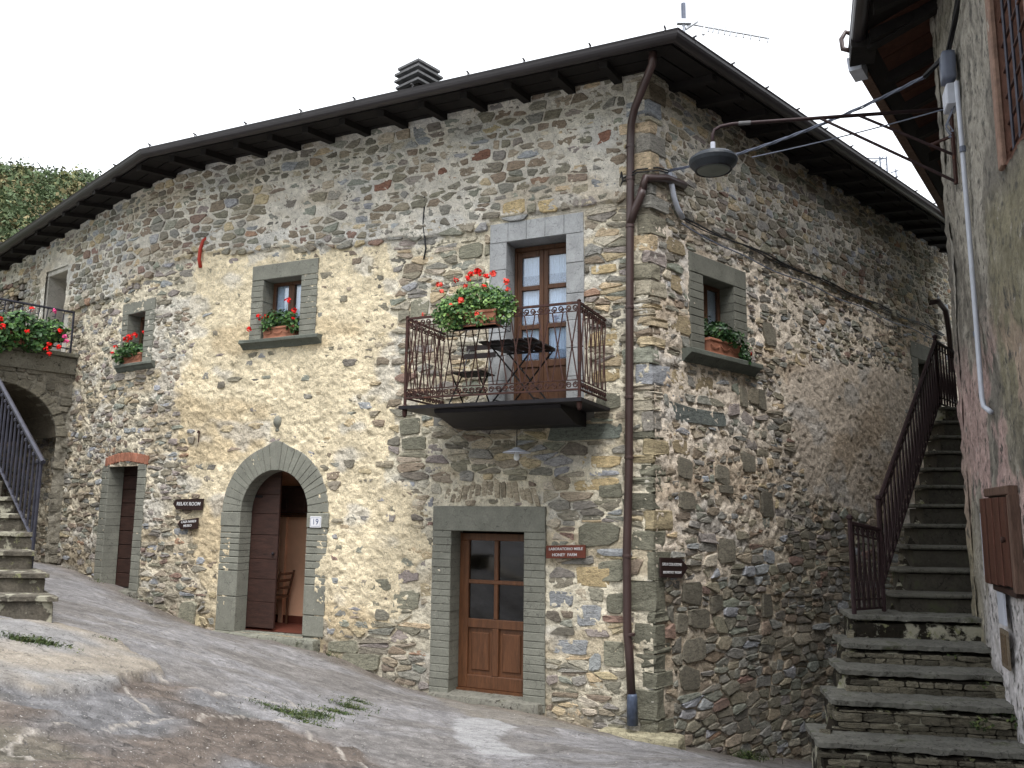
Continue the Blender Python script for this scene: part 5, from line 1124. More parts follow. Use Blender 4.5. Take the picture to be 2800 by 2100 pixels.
# edge bead hides the mitre
eb = MB(); R_ = random.Random(3)
zs2 = np.arange(-2.2, 5.7, .08); V = []; F = []
for z_ in zs2:
    a = RP(.10, z_, float(R_.uniform(.012, .022))); b_ = oR+(nR+nQ)*(.018+R_.uniform(-.006, .006)); c_ = QP(.10, z_, .015); V += [tuple(a), (b_[0], b_[1], z_), tuple(c_)]
for i in range(len(zs2)-1):
    for j in range(2): F.append((i*3+j, i*3+j+1, (i+1)*3+j+1, (i+1)*3+j))
vz = np.array(V)[:, 2].reshape(-1, 3); eb.add(V, F, rhcol(np.full(vz.shape, .03), vz).reshape(-1, 3)); eb.build('plaster_edge', M['render'], rh, smooth=True, recalc=False)
# barred window with red surround
wn = MB(); wc = srgb(150, 122, 108, .8)
wn.box(RP, WIN[0]-.10, WIN[0]+.02, WIN[2], WIN[3], -.02, .016, wc, .01); wn.box(RP, WIN[1]-.02, WIN[1]+.12, WIN[2], WIN[3], -.02, .016, wc, .01); wn.box(RP, WIN[0]-.10, WIN[1]+.12, WIN[3], WIN[3]+.14, -.02, .018, wc, .01)
wo = wn.build('window_surround', M['brick'], rh)
rvm = MB(); a0, a1, z0_, z1_ = WIN
for P in ([(a0, z0_, .0), (a0, z0_, -.5), (a0, z1_, -.5), (a0, z1_, .0)], [(a1, z0_, .0), (a1, z0_, -.5), (a1, z1_, -.5), (a1, z1_, .0)], [(a0, z0_, .0), (a1, z0_, .0), (a1, z0_, -.5), (a0, z0_, -.5)], [(a0, z1_, .0), (a1, z1_, .0), (a1, z1_, -.5), (a0, z1_, -.5)]): quad(rvm, RP, P, srgb(150, 112, 98, .7))
rvm.build('reveal', M['brick'], wo, recalc=False); MB().box(RP, a0, a1, z0_, z1_, -.55, -.5).build('shutter', M['oldwood'], wo)
for a in (2.62, 2.82, 3.02, 3.22): MB().tube([RP(a, 2.55, -.04), RP(a, 4.6, -.04)], .013, 6).build('bar', M['bluegrey'], wo)
for z_ in np.arange(2.74, 4.6, .21): MB().tube([RP(2.44, z_, -.06), RP(3.4, z_, -.03)], .011, 6).build('crossbar', M['rust'], wo)
# eave of that house
zE = 5.18; hip = oR-dR*.25+nR*.78
rr1 = hip; rr2 = oR+dR*9.2+nR*.78; q2 = oR+dQ*9+nQ*.81; inn1 = oR+dR*6-nR*4; inn2 = oR+dR*8-nR*4
er = MB()
def slab3(P, t, m_, c=None):
    P = [np.array(p, float) for p in P]; n = len(P); V = P+[p+np.array([0, 0, t]) for p in P]; m_.add(V, [tuple(range(n)), tuple(range(n, 2*n))]+[(i, (i+1) % n, n+(i+1) % n, n+i) for i in range(n)], c)
apex = np.array([*(oR+dR*1-nR*4.5+dQ*1.5), zE+1.5]); slab3([(*rr1, zE), (*rr2, zE), (*(rr2-nR*5), zE+1.6), tuple(apex)], .10, er); slab3([(*rr1, zE), tuple(apex), (*(q2-nQ*5), zE+1.6), (*q2, zE)], .10, er)
ero = er.build('roof', M['soffit'], rh)
for s_ in np.arange(.15, 9, .55): MB().add([tuple(RP(s_+dx, zE+(.72-d)*.34-.02-dz, d)) for d in (.66, -.1) for dx in (-.045, .045) for dz in (0, .12)], [(0, 1, 3, 2), (4, 5, 7, 6), (0, 2, 6, 4), (1, 3, 7, 5), (0, 1, 5, 4), (2, 3, 7, 6)]).build('rafter', M['soffit'], ero)
R_ = random.Random(19)
for s_ in np.arange(-.35, 8.6, .34):   # clay slabs between the timbers under the side eave
    m_ = MB(); P = []
    for sa in (s_+.01, s_+.33):
        for d in (.60, -.02): P.append(tuple(QP(sa, zE+(.70-d)*.32-.035, d)))
    m_.add([P[0], P[1], P[3], P[2]]+[(p[0], p[1], p[2]+.02) for p in (P[0], P[1], P[3], P[2])], [(0, 1, 2, 3), (4, 5, 6, 7), (0, 1, 5, 4), (1, 2, 6, 5), (2, 3, 7, 6), (3, 0, 4, 7)], np.array(srgb(110, 72, 58, .45))*R_.uniform(.6, 1.1)); m_.build('clay_slab', M['brick'], ero)
for s_ in np.arange(-.2, 8.6, .9): MB().add([tuple(QP(s_+dx, zE+(.70-d)*.32-.04-dz, d)) for d in (.64, -.1) for dx in (-.05, .05) for dz in (0, .13)], [(0, 1, 3, 2), (4, 5, 7, 6), (0, 2, 6, 4), (1, 3, 7, 5), (0, 1, 5, 4), (2, 3, 7, 6)]).build('rafter', M['soffit'], ero)
gutter('gutter', [np.r_[rr1-dR*.05, zE+.03], np.r_[rr2, zE+.05]], [nR, nR], .08, rh, M['gutter'])
vb = MB(); vb.add([tuple(np.r_[rr1+nQ*a+dQ*b, z_]) for b in (.28, 9) for a, z_ in ((-.02, zE-.02), (.09, zE-.02), (.09, zE+.07), (-.02, zE+.07))], [(0, 1, 5, 4), (1, 2, 6, 5), (2, 3, 7, 6), (3, 0, 4, 7), (0, 1, 2, 3), (4, 5, 6, 7)]); vb.build('verge_gutter', M['greywood'], rh)
vb = MB(); vb.add([tuple(np.r_[rr1+nQ*a+dQ*b, z_]) for b in (.12, .42) for a, z_ in ((-.03, zE-.14), (.11, zE-.14), (.13, zE+.03), (-.03, zE+.03))], [(0, 1, 5, 4), (1, 2, 6, 5), (2, 3, 7, 6), (3, 0, 4, 7), (0, 1, 2, 3), (4, 5, 6, 7)]); vb.build('gutter_box', M['pvc'], rh)
MB().add([tuple(np.r_[rr1+dR*a+nR*b, z_]) for a in (-.12, .30) for b, z_ in ((-.20, zE-.10), (.06, zE-.10), (.06, zE+.10), (-.20, zE+.10))], [(0, 1, 5, 4), (1, 2, 6, 5), (2, 3, 7, 6), (3, 0, 4, 7), (0, 1, 2, 3), (4, 5, 6, 7)]).build('beam_end', M['soffit'], rh)
p0 = np.r_[rr1+nR*.02-dR*.02, zE-.02]; MB().tube([p0+[0, 0, .26], p0+np.r_[nR*.07, .30], p0+np.r_[nR*.12, .22], p0+np.r_[nR*.11, .10], p0+np.r_[nR*.02, .06]], .028, 8).build('gutter_elbow', M['pipe'], rh, smooth=True)
# things on that wall
m_ = MB(); m_.tube([RP(1.21, 3.95, .05), RP(1.24, 3.3, .05), RP(1.27, 1.9, .05), RP(1.28, 1.02, .05), RP(1.33, .93, .05), RP(1.50, .86, .03)], .021, 8); o = m_.build('conduit', M['pvc'], smooth=True); tag(o, 'long pale grey conduit running down the stained plaster wall', 'conduit')
for z_ in (3.25, 1.55): MB().lathe(Vv(RP(1.255, z_, .05)), [(.028, 0), (.028, .05)], 8).build('clip', M['cable'], o)
m_ = MB(); m_.rough(RP, .92, 1.10, 4.05, 4.34, .02, .14, .04, .008, 6, 4, None, .02); o = m_.build('cable_junction', M['cable'], smooth=True); tag(o, 'weathered round junction cover where the cables meet', 'junction box')
m_ = MB(); m_.box(RP, .86, 1.10, 3.80, 4.0, .02, .12, None, .01); o = m_.build('junction_box', M['pvc']); tag(o, 'small grey junction box above the pale conduit', 'junction box')
for a, d in ((.90, .05), (.97, .06), (1.03, .05)): MB().tube([RP(a, 3.80, d), RP(a-.04, 3.66, d+.06), RP(a-.02, 3.56, d+.02), RP(a-.10, 3.6, .08)], .006, 4).build('wire', M['cable'], o)
mb_ = empty('meter_cupboard', Vv(RP(1.5, -.55)), 'reddish wooden meter cupboard with its door ajar on the plaster wall', 'cupboard')
MB().box(RP, 1.16, 2.06, .17, .24, .0, .07, None, .008).build('top_board', M['greywood'], mb_); MB().box(RP, 2.00, 2.08, -.56, .17, .0, .07, None, .008).build('side_board', M['greywood'], mb_); MB().box(RP, 1.2, 2.0, -.60, -.55, .0, .06, None, .008).build('bottom_board', M['oldwood'], mb_)
MB().box(RP, 1.18, 2.0, -.55, .17, .0, .04).build('back_board', M['dark_in'], mb_)
for k in range(4):   # door boards, swung out a little at the left edge
    a = 1.15+.21*k; b = a+.205; dd = .095-.010*k; m_ = MB(); m_.box(RP, a+.006, b, -.545+.008*k, .155, dd-.012, dd+.012, None, .004); m_.build('door_board', M['redwood'], mb_)
MB().lathe(Vv(RP(1.90, -.17, .08)), [(.02, 0), (.026, .02), (.01, .03)], 8, tuple(np.r_[nR, 0])).build('knob', M['oldwood'], mb_)
m_ = MB(); m_.box(RP, .84, 1.14, -.52, .05, .02, .06, None, .02); mt_ = m_.build('meter_box', M['pvc']); tag(mt_, 'pale grey plastic meter box half hidden by the wooden cupboard', 'meter box')
m_ = MB(); m_.prism(RP, [(1.0, -.22), (1.1, -.22), (1.05, -.10)], .061, .063); m_.build('warning_sticker', M['yellow'], mt_)
m_ = MB(); m_.box(RP, 1.28, 1.50, -.86, -.60, .03, .05, None, .004); o = m_.build('cover_plate', M['pvc']); tag(o, 'pale cover plate below the wooden cupboard', 'plate')
m_ = MB(); m_.box(RP, 1.26, 1.52, -1.20, -.90, .03, .045, srgb(120, 108, 92)); m_.box(RP, 1.295, 1.485, -1.165, -.935, .045, .052, srgb(104, 88, 70)); o = m_.build('wall_hatch', M['step']); tag(o, 'small brown framed hatch low on the plaster wall', 'hatch')

# ---------------------------------------------------------------- street lamp on its bracket
sl_ = empty('street_lamp', Vv(RP(.70, 3.2)), 'round dark street lamp on a long iron bracket reaching from the plaster house', 'street lamp')
LC = Vector((2.06, 8.22, 3.60)); foot = Vector(Vv(RP(.72, 3.92, .06)))
MB().lathe(LC-Vector((0, 0, .085)), [(.04, .17), (.09, .175), (.20, .155), (.245, .12), (.250, .095), (.235, .06), (.19, .012), (.178, .0)], 32).build('housing', M['lampbody'], sl_, smooth=False)
MB().lathe(LC-Vector((0, 0, .094)), [(.170, .012), (.15, .0), (.02, -.012)], 32).build('lens', M['lampglass'], sl_, smooth=False)
ring_ = MB(); ring_.tube([LC+Vector((.182*math.cos(t), .182*math.sin(t), -.086)) for t in np.linspace(0, 2*PI, 33)], .007, 5, cap=False); ring_.build('lens_ring', M['iron'], sl_)
MB().tube([LC+Vector((0, 0, .06)), LC+Vector((0, 0, .22))], .026, 8).build('socket', M['pvc'], sl_)
elb = [LC+Vector((0, 0, .16)), LC+Vector((0, 0, .30)), LC+Vector((.02, 0, .355)), LC+Vector((.08, -.01, .39)), LC+Vector((.20, -.04, .405)), foot]
MB().tube(elb, .019, 8).build('arm', M['brownrail'], sl_, smooth=True)
MB().tube([elb[4].lerp(foot, .03), elb[4].lerp(foot, .09)], .0222, 8).build('worn_band', M['concrete'], sl_)
MB().tube([RP(.72, 4.05, .03), RP(.72, 3.15, .03)], .022, 6).build('wall_post', M['rust'], sl_)
MB().tube([elb[4].lerp(foot, .42), Vector(Vv(RP(.72, 3.18, .04)))], .015, 6).build('brace', M['brownrail'], sl_); MB().tube([elb[4].lerp(foot, .60), Vector(Vv(RP(.72, 3.45, .04)))], .015, 6).build('brace', M['brownrail'], sl_)
MB().tube([RP(.45, 3.68, .2), RP(.72, 3.64, .03)], .017, 6).build('brace', M['rust'], sl_)
# cables
def cat(p, q, sag, n=18): p, q = np.array(p, float), np.array(q, float); return [tuple(p*(1-t)+q*t-np.array([0, 0, sag*4*t*(1-t)])) for t in np.linspace(0, 1, n)]
def twist(nm, label, pts, strands, r, off, mt, turns):
    root = None; P = [np.array(p, float) for p in pts]; L = len(P)
    for s_ in range(strands):
        Q = []
        for i, p in enumerate(P):
            t = P[min(i+1, L-1)]-P[max(i-1, 0)]; t /= np.linalg.norm(t); x = np.cross(t, [0, 0, 1]); x /= np.linalg.norm(x)+1e-9; y = np.cross(x, t); a = 2*PI*(turns*i/(L-1)+s_/strands); Q.append(tuple(p+x*math.cos(a)*off+y*math.sin(a)*off))
        m_ = MB(); m_.tube(Q, r, 5)
        if root is None: root = m_.build(nm, mt); tag(root, label, 'cable')
        else: m_.build('strand', mt, root)
    return root
cA = Vv(BP(.30, 4.20, .08)); air = cat(cA, (3.95, 7.55, 4.20), .12, 26)
on_wall = [Vv(RP(1.0, 4.36, .06)), Vv(RP(1.35, 4.50, .05)), Vv(RP(1.8, 4.62, .05)), Vv(RP(2.1, 4.86, .05))]
twist('cable_bundle', 'grey twisted cable bundle strung from house corner across to the plaster house', air, 3, .008, .012, M['cable'], 5)
twist('cable_bundle.001', 'dark cable bundle climbing the plaster wall beside the barred window', [air[-1]]+on_wall, 3, .013, .018, M['blackcable'], 3)
m_ = MB(); m_.tube(cat((2.5, 8.35, 3.72), Vv(RP(.86, 3.86, .10)), .02, 12), .007, 4); o = m_.build('service_cable', M['cable']); tag(o, 'thin grey cable running alongside the lamp arm', 'cable')
m_ = MB(); m_.tube([Vv(BP(.32, 4.17, .08)), Vv(BP(.34, 4.02, .10)), Vv(BP(.38, 3.88, .10)), Vv(BP(.48, 3.74, .09)), Vv(BP(.62, 3.68, .06))], .034, 10); o = m_.build('flexible_conduit', M['pvc'], smooth=True); tag(o, 'pale ribbed flexible conduit curving down from the cable clamp', 'conduit')
for k, (z0c, z1c, r_) in enumerate([(3.68, 3.60, .011), (3.66, 3.56, .008), (3.62, 3.50, .009)]):
    P = [tuple(BP(t, z0c+(z1c-z0c)*(t-.6)/9+.02*math.sin(t*3.1+k)-(.10 if k == 2 else 0)*min(1, (t-.6)), .055)) for t in np.linspace(.6, 9.6, 40)]
    m_ = MB(); m_.tube(P, r_, 4); o = m_.build('wall_cable', M['blackcable'] if k < 2 else M['cable']); tag(o, ['thick black cable clipped along the flank wall', 'thinner black cable just under the thick one', 'light cable sagging lowest along the flank wall'][k], 'cable')
m_ = MB(); m_.tube([tuple(AP(.34, 4.05, .05)), tuple(AP(.32, 4.14, .07)), tuple(AP(.30, 4.03, .07)), tuple(AP(.34, 3.96, .05))], .012, 5); m_.tube([tuple(AP(.3, 4.06, .06)), tuple(AP(.1, 4.10, .16)), tuple(BP(.05, 4.16, .10)), tuple(BP(.3, 4.2, .08))], .010, 5); m_.tube([tuple(AP(.3, 4.02, .06)), tuple(AP(.1, 4.06, .17)), tuple(BP(.05, 4.12, .11)), tuple(BP(.3, 4.17, .08))], .010, 5)
o = m_.build('cable_anchor', M['blackcable']); tag(o, 'dark hook and cable tails behind the downpipe at the corner', 'cable')
m_ = MB(); m_.tube([tuple(BP(8.95, 4.12, .02)), tuple(BP(9.1, 4.15, .16)), tuple(BP(9.35, 4.0, .2)), tuple(BP(9.45, 3.6, .2)), tuple(BP(9.5, 2.8, .2))], .055, 8); o = m_.build('waste_pipe', M['pipe'], smooth=True); tag(o, 'bent brown pipe on the flank wall above the stair head', 'pipe')

# ---------------------------------------------------------------- right-hand stairs
st = empty('stone_stairs', (3.6, 7.4, -2.0), 'long grey stone stairs climbing between the two houses', 'stairs')
def STEP(L, wR, z, tread, th_=.06, res=.05, seed=1, rub=True, yaw=.19):
    """one step: nosed slab on a riser; L left front corner (x,y); runs right with yaw towards viewer"""
    e = np.array([1, -yaw]); e /= np.linalg.norm(e); g = np.array([-e[1], e[0]])
    f = lambda a, z_, d: np.stack(np.broadcast_arrays(L[0]+e[0]*np.asarray(a)-g[0]*np.asarray(d), L[1]+e[1]*np.asarray(a)-g[1]*np.asarray(d), z_), -1)
    return f
def wid_to_wall(L, yaw, side):
    o, d = (oR, dR) if side == 'R' else (oR, dQ); e = np.array([1, -yaw]); p = ln_int(L, e, o, d); return float(np.linalg.norm(p-np.array(L)))
low = [((2.40, 6.86), -1.74), ((2.66, 7.22), -1.50), ((2.88, 7.58), -1.32), ((3.06, 7.93), -1.15), ((3.28, 8.30), -.94)]
R_ = random.Random(41)
for k, (L, z_) in enumerate(low):
    f = STEP(L, 0, z_, .4); wdt = wid_to_wall(L, .19, 'R')+.15; zb_ = (low[k-1][1] if k else -2.35)-.02
    m_ = MB(); m_.rough(f, 0, wdt, z_-.05, z_, -.62, .0, .035, .012, 14, 50+k, K(112, 111, 104, k=.8), .02); so = m_.build('tread', M['step'], st)
    m_ = MB(); m_.rough(f, .04, wdt, zb_-.15, z_-.07, -.62, -.02, .05, .02, 6, 70+k, K(104, 98, 84), .03); rio = m_.build('riser', M['lichen'], st)
    if k < 4:      # rubble laid in the riser
        x = .06; rb = MB()
        zr = zb_+.01
        while zr < z_-.085:
            h = R_.uniform(.035, .08); x = R_.uniform(.0, .08)
            while x < wdt-.05:
                w_ = R_.uniform(.08, .26)
                V, F = stone_geo(np.array([(x, zr), (x+w_-.008, zr), (x+w_-.008, min(zr+h, z_-.078)-.006), (x, min(zr+h, z_-.078)-.006)]), f, -.1, R_.uniform(-.008, .02), R_); rb.add(V, F, np.array(srgb(124, 118, 102, .8))*R_.uniform(.5, 1.4)); x += w_
            zr += h
        tag(rb.build('riser_stones', M['stone'], st), kind='stuff')
N_ = 11; Ls = np.array([3.80, 8.58]); Le = np.array([5.90, 11.45]); z0s, z1s = -.76, 1.50
for k in range(N_):
    t = k/(N_-1); L = Ls*(1-t)+Le*t; z_ = z0s*(1-t)+z1s*t; f = STEP(L, 0, z_, .3, yaw=.10); wdt = wid_to_wall(L, .10, 'Q')+.1 if L[1] > 8.45 else 1; zb_ = z_-(z1s-z0s)/(N_-1)
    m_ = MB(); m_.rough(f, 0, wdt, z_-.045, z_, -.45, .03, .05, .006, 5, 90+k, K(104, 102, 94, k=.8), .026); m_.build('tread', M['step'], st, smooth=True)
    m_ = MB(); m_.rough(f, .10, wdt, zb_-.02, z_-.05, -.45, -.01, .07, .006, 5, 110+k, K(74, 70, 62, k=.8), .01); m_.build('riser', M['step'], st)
# masonry body under the flights and the head landing
bd_ = MB()
def solid(P, z0_, tops):
    n = len(P); V = [(p[0], p[1], z0_) for p in P]+[(p[0], p[1], t_) for p, t_ in zip(P, tops)]; bd_.add(V, [tuple(range(n)), tuple(range(n, 2*n))]+[(i, (i+1) % n, n+(i+1) % n, n+i) for i in range(n)], K(118, 110, 96))
solid([(2.46, 6.98), (4.3, 6.7), (4.6, 8.4), (3.36, 8.45)], -3.2, [-1.85, -1.85, -1.1, -1.1]); solid([(3.36, 8.42), (4.7, 8.4), (4.9, 8.9), (3.80, 8.75)], -3.4, [-.99, -.99, -.99, -.99])
solid([(3.86, 8.75), (4.85, 8.7), (6.7, 11.3), (5.98, 11.62)], -3.6, [-.95, -.95, 1.30, 1.30]); solid([(5.86, 11.55), (6.85, 11.4), (8.4, 13.6), (7.5, 14.3), (6.2, 12.6)], 1.25, [1.50]*5)
bd_.build('stair_body', M['lichen'], st)
ms = MB(); R_ = random.Random(91); leafcloud(ms, R_, [(c_, r_) for c_, r_ in [((3.75, 6.95, -1.62), (.10, .04, .05)), ((3.95, 7.05, -1.56), (.07, .04, .04)), ((4.02, 7.35, -1.40), (.06, .04, .03)), ((2.95, 6.80, -1.92), (.14, .05, .05)), ((2.60, 6.84, -1.95), (.10, .05, .05)), ((3.9, 7.65, -1.22), (.05, .03, .03)), ((4.05, 6.95, -1.60), (.10, .06, .06))]], .012, GC, 420); tag(ms.build('moss_tufts', M['grass'], st, recalc=False), kind='stuff')
# rubble flank of the stair body
fl_ = MB(); pth = [np.array([2.42, 6.92]), np.array([3.32, 8.42]), np.array([3.78, 8.72]), np.array([5.93, 11.58])]; tops = [-1.8, -1.0, -.98, 1.3]; R_ = random.Random(55)
for k in range(3):
    a, b = pth[k], pth[k+1]; L_ = np.linalg.norm(b-a); e = (b-a)/L_; g = np.array([-e[1], e[0]]); f = lambda x, z_, d: np.stack(np.broadcast_arrays(a[0]+e[0]*np.asarray(x)+g[0]*np.asarray(d), a[1]+e[1]*np.asarray(x)+g[1]*np.asarray(d), z_), -1)
    z_ = -3.5
    while z_ < max(tops[k], tops[k+1]):
        h = R_.uniform(.08, .17); x = R_.uniform(0, .05)
        while x < L_-.05:
            w_ = min(R_.uniform(.1, .34), L_-x)
            if z_+h < tops[k]+(tops[k+1]-tops[k])*x/L_+.02:
                V, F = stone_geo(np.array([(x, z_), (x+w_-.012, z_+.004), (x+w_-.012, z_+h-.012), (x, z_+h-.008)]), f, -.06, R_.uniform(.0, .03), R_); fl_.add(V, F, np.array(srgb(120, 114, 98, .8))*R_.uniform(.55, 1.3))
            x += w_
        z_ += h
tag(fl_.build('flank_stones', M['stone'], st), kind='stuff')
# railing: foot panel, raking flight, head panel
rl = empty('stair_railing', (3.34, 8.35, -.93), 'dark rusty iron railing up the left side of the long stairs', 'railing')
def panel(p0, z0b, z0t, p1, z1b, z1t, n, thick=.011, drop=True):
    p0, p1 = np.array(p0), np.array(p1); P = lambda t, zb: tuple(np.r_[p0*(1-t)+p1*t, zb]); zb = lambda t: z0b*(1-t)+z1b*t; zt = lambda t: z0t*(1-t)+z1t*t
    MB().tube([P(0, zt(0)), P(1, zt(1))], .024, 6).build('handrail', M['brownrail'], rl); MB().tube([P(0, zt(0)-.10), P(1, zt(1)-.10)], .010, 4).build('rail', M['brownrail'], rl); MB().tube([P(0, zb(0)+.03), P(1, zb(1)+.03)], .014, 4).build('rail', M['brownrail'], rl); MB().tube([P(0, zb(0)+.12), P(1, zb(1)+.12)], .010, 4).build('rail', M['brownrail'], rl)
    for i in range(n):
        t = (i+.5)/n; w_ = .42/n
        MB().tube([P(t-w_, zb(t-w_)+.03), P(t+w_*.2, zt(t)-.02)], thick, 5).build('baluster', M['brownrail'], rl)
        MB().tube([P(t+w_, zb(t+w_)+.03), P(t-w_*.2, zt(t)-.02)], thick, 5).build('baluster', M['brownrail'], rl)
        c = Vector(P(t, zt(t)-.055)); m_ = MB(); m_.tube([c+Vector((e_[0]*.03*math.cos(q), e_[1]*.03*math.cos(q), .03*math.sin(q))) for e_ in [((p1-p0)/np.linalg.norm(p1-p0))] for q in np.linspace(0, 5, 9)], .007, 4); m_.build('scroll', M['brownrail'], rl)
def post(p, z0_, z1_): MB().tube([(p[0], p[1], z0_), (p[0], p[1], z1_)], .024, 6).build('post', M['brownrail'], rl); MB().lathe((p[0], p[1], z1_), [(.02, 0), (.034, .015), (.03, .04), (.005, .055)], 8).build('finial', M['brownrail'], rl)
A0, A1, A2, A3 = (3.34, 8.35), (3.73, 8.58), (5.92, 11.50), (6.58, 12.25)
panel(A0, -.93, -.07, A1, -.93, -.14, 6); panel(A1, -.72, .13, A2, 1.52, 2.43, 22); panel(A2, 1.52, 2.43, A3, 1.52, 2.42, 7)
for p, a, b in ((A0, -.95, -.04), (A1, -.95, .16), (A2, 1.48, 2.47)): post(p, a, b)

# ---------------------------------------------------------------- left: raised landing on an arch, with its stair
ld_ = empty('arched_landing', Vv(AP(11.2, -.9, .8)), 'stone landing on an arch at the far left, reached by outside steps', 'landing')
J = np.array(Vv(AP(10.62, 0))[:2]); eL = nC_; gL = np.array([-eL[1], eL[0]])      # side face runs out from the wall along the normal
if gL@np.array([1, -.5]) < 0: gL = -gL
def LF(a, z_, d): a = np.asarray(a, float); return np.stack(np.broadcast_arrays(J[0]+eL[0]*a+gL[0]*np.asarray(d), J[1]+eL[1]*a+gL[1]*np.asarray(d), z_), -1)
ac, azc, arad = 1.25, 1.20, 1.02     # arch centre along the face, springing height, radius
gs, gz_ = np.arange(-.05, 4.2, .03), np.arange(-1.3, 2.42, .03); GS, GZZ = np.meshgrid(gs, gz_, indexing='ij'); cs_ = (gs[:-1]+gs[1:])/2; cz_ = (gz_[:-1]+gz_[1:])/2; CS, CZ = np.meshgrid(cs_, cz_, indexing='ij')
mk = ~((((CS-ac)/arad)**2+((CZ-azc)/.86)**2 < 1) & (CZ > azc) | (abs(CS-ac) < arad) & (CZ <= azc))
GD = (fbm(GS*9, GZZ*12, 0, 4, 301)-.5)*.07+(fbm(GS*28, GZZ*30, 0, 3, 303)-.5)*.03; cc = K(158, 152, 138)[None, None]*(.6+.8*fbm(GS*5, GZZ*7, 0, 4, 305))[..., None]*.84
fw_ = gridmesh('wall', LF(GS, GZZ, GD), M['mortar'], np.clip(cc, .01, .9), mk, ld_, True)
rb = MB(); R_ = random.Random(61); z_ = -1.2
while z_ < 2.36:
    h = R_.uniform(.07, .15); x = R_.uniform(0, .1)
    while x < 4.0:
        w_ = R_.uniform(.1, .3); cx_, cz__ = x+w_/2, z_+h/2
        ok = not (((cx_-ac)/(arad+.1))**2+((cz__-azc)/.96)**2 < 1 and cz__ > azc or abs(cx_-ac) < arad+.06 and cz__ <= azc)
        if ok and R_.random() < .85: V, F = stone_geo(np.array([(x, z_), (x+w_-.015, z_+.005), (x+w_-.015, z_+h-.015), (x, z_+h-.01)]), LF, -.05, R_.uniform(.0, .04), R_); rb.add(V, F, np.array(srgb(142, 136, 122, .8))*R_.uniform(.6, 1.25))
        x += w_
    z_ += h
tag(rb.build('wall_stones', M['stone'], fw_), kind='stuff')
for k in range(15):
    t0, t1 = PI*k/15+.015, PI*(k+1)/15-.015; P = [(ac+arad*math.cos(t0), azc+.86*math.sin(t0)), (ac+(arad+.17)*math.cos(t0), azc+1.02*math.sin(t0)), (ac+(arad+.17)*math.cos(t1), azc+1.02*math.sin(t1)), (ac+arad*math.cos(t1), azc+.86*math.sin(t1))]
    m_ = MB(); m_.prism(LF, P, -.3, .03+R_.uniform(-.012, .012), np.array(srgb(148, 142, 126, .8))*R_.uniform(.7, 1.2), .012); m_.build('voussoir', M['stone'], ld_)
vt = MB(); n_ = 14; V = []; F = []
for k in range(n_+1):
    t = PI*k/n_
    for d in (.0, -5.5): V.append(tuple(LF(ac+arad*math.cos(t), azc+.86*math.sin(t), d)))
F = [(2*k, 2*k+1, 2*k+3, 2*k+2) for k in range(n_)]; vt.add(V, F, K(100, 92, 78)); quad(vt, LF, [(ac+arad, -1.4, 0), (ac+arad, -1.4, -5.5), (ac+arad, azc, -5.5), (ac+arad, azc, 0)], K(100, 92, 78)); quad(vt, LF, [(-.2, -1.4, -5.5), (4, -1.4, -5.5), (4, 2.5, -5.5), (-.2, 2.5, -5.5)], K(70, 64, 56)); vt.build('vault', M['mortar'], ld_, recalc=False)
sb = MB(); sb.rough(LF, -.05, 4.2, 2.30, 2.60, -3.0, .07, .07, .016, 5, 8, K(128, 124, 112, k=.85), .03); sb.build('slab_course', M['step'], ld_); MB().rough(LF, -.05, 4.2, 2.60, 2.67, -3.0, .14, .07, .010, 6, 9, K(124, 122, 108, k=.85), .02).build('slab', M['step'], ld_)
lr = empty('landing_railing', Vv(LF(.2, 2.66, .0)), 'dark iron railing behind the flowers on the far left landing', 'railing')
MB().tube([LF(.12, 3.42, .02), LF(3.5, 3.42, .02)], .02, 6).build('handrail', M['bluegrey'], lr); MB().tube([LF(.12, 2.76, .02), LF(3.5, 2.76, .02)], .012, 5).build('rail', M['bluegrey'], lr); MB().tube([LF(.12, 2.66, .02), LF(.12, 3.44, .02)], .02, 6).build('post', M['bluegrey'], lr)
for k in range(24):
    a = .28+k*.135; MB().tube([LF(a, 2.76, .02), LF(a+.03, 3.1, .02), LF(a, 3.42, .02)], .009, 4).build('baluster', M['bluegrey'], lr)
    if k % 2: m_ = MB(); m_.tube([Vector(Vv(LF(a+.05, 3.33, .02)))+Vector((eL[0]*.05*math.cos(q), eL[1]*.05*math.cos(q), .05*math.sin(q))) for q in np.linspace(0, 5, 9)], .008, 4); m_.build('scroll', M['bluegrey'], lr)
ls = empty('landing_flowers', Vv(LF(1.6, 2.6, .1)), 'big overhanging box of red and pink geraniums on the far left landing', 'flower box', 'flower boxes of geraniums')
fo = MB(); R_ = random.Random(63); leafcloud(fo, R_, [(Vv(LF(a, z_, .18)), (.3, .26, r)) for a, z_, r in [(.55, 2.98, .22), (.8, 2.80, .24), (1.0, 3.02, .24), (1.25, 2.85, .3), (1.6, 2.98, .3), (1.5, 2.66, .24), (1.95, 2.9, .3), (2.3, 2.95, .3)]], .042, GRN, 3600); tag(fo.build('foliage', M['leaf'], ls, recalc=False), kind='stuff')
MB().rough(LF, .5, 2.9, 2.67, 2.88, .0, .22, .1, .004, 5, 3, None, .02).build('trough', M['terra'], ls)
for a, z_, c in [(.62, 3.28, PINK), (.50, 2.96, RED), (.42, 2.88, PINK), (.38, 2.80, PINK), (.66, 2.70, RED), (.70, 2.62, RED), (.50, 2.68, RED), (1.02, 2.86, RED), (1.42, 3.00, RED), (1.38, 2.88, RED), (.98, 3.25, RED), (.64, 2.54, RED)]:
    flower(ls, Vv(LF(a, z_, .46)), .042, R_, c)
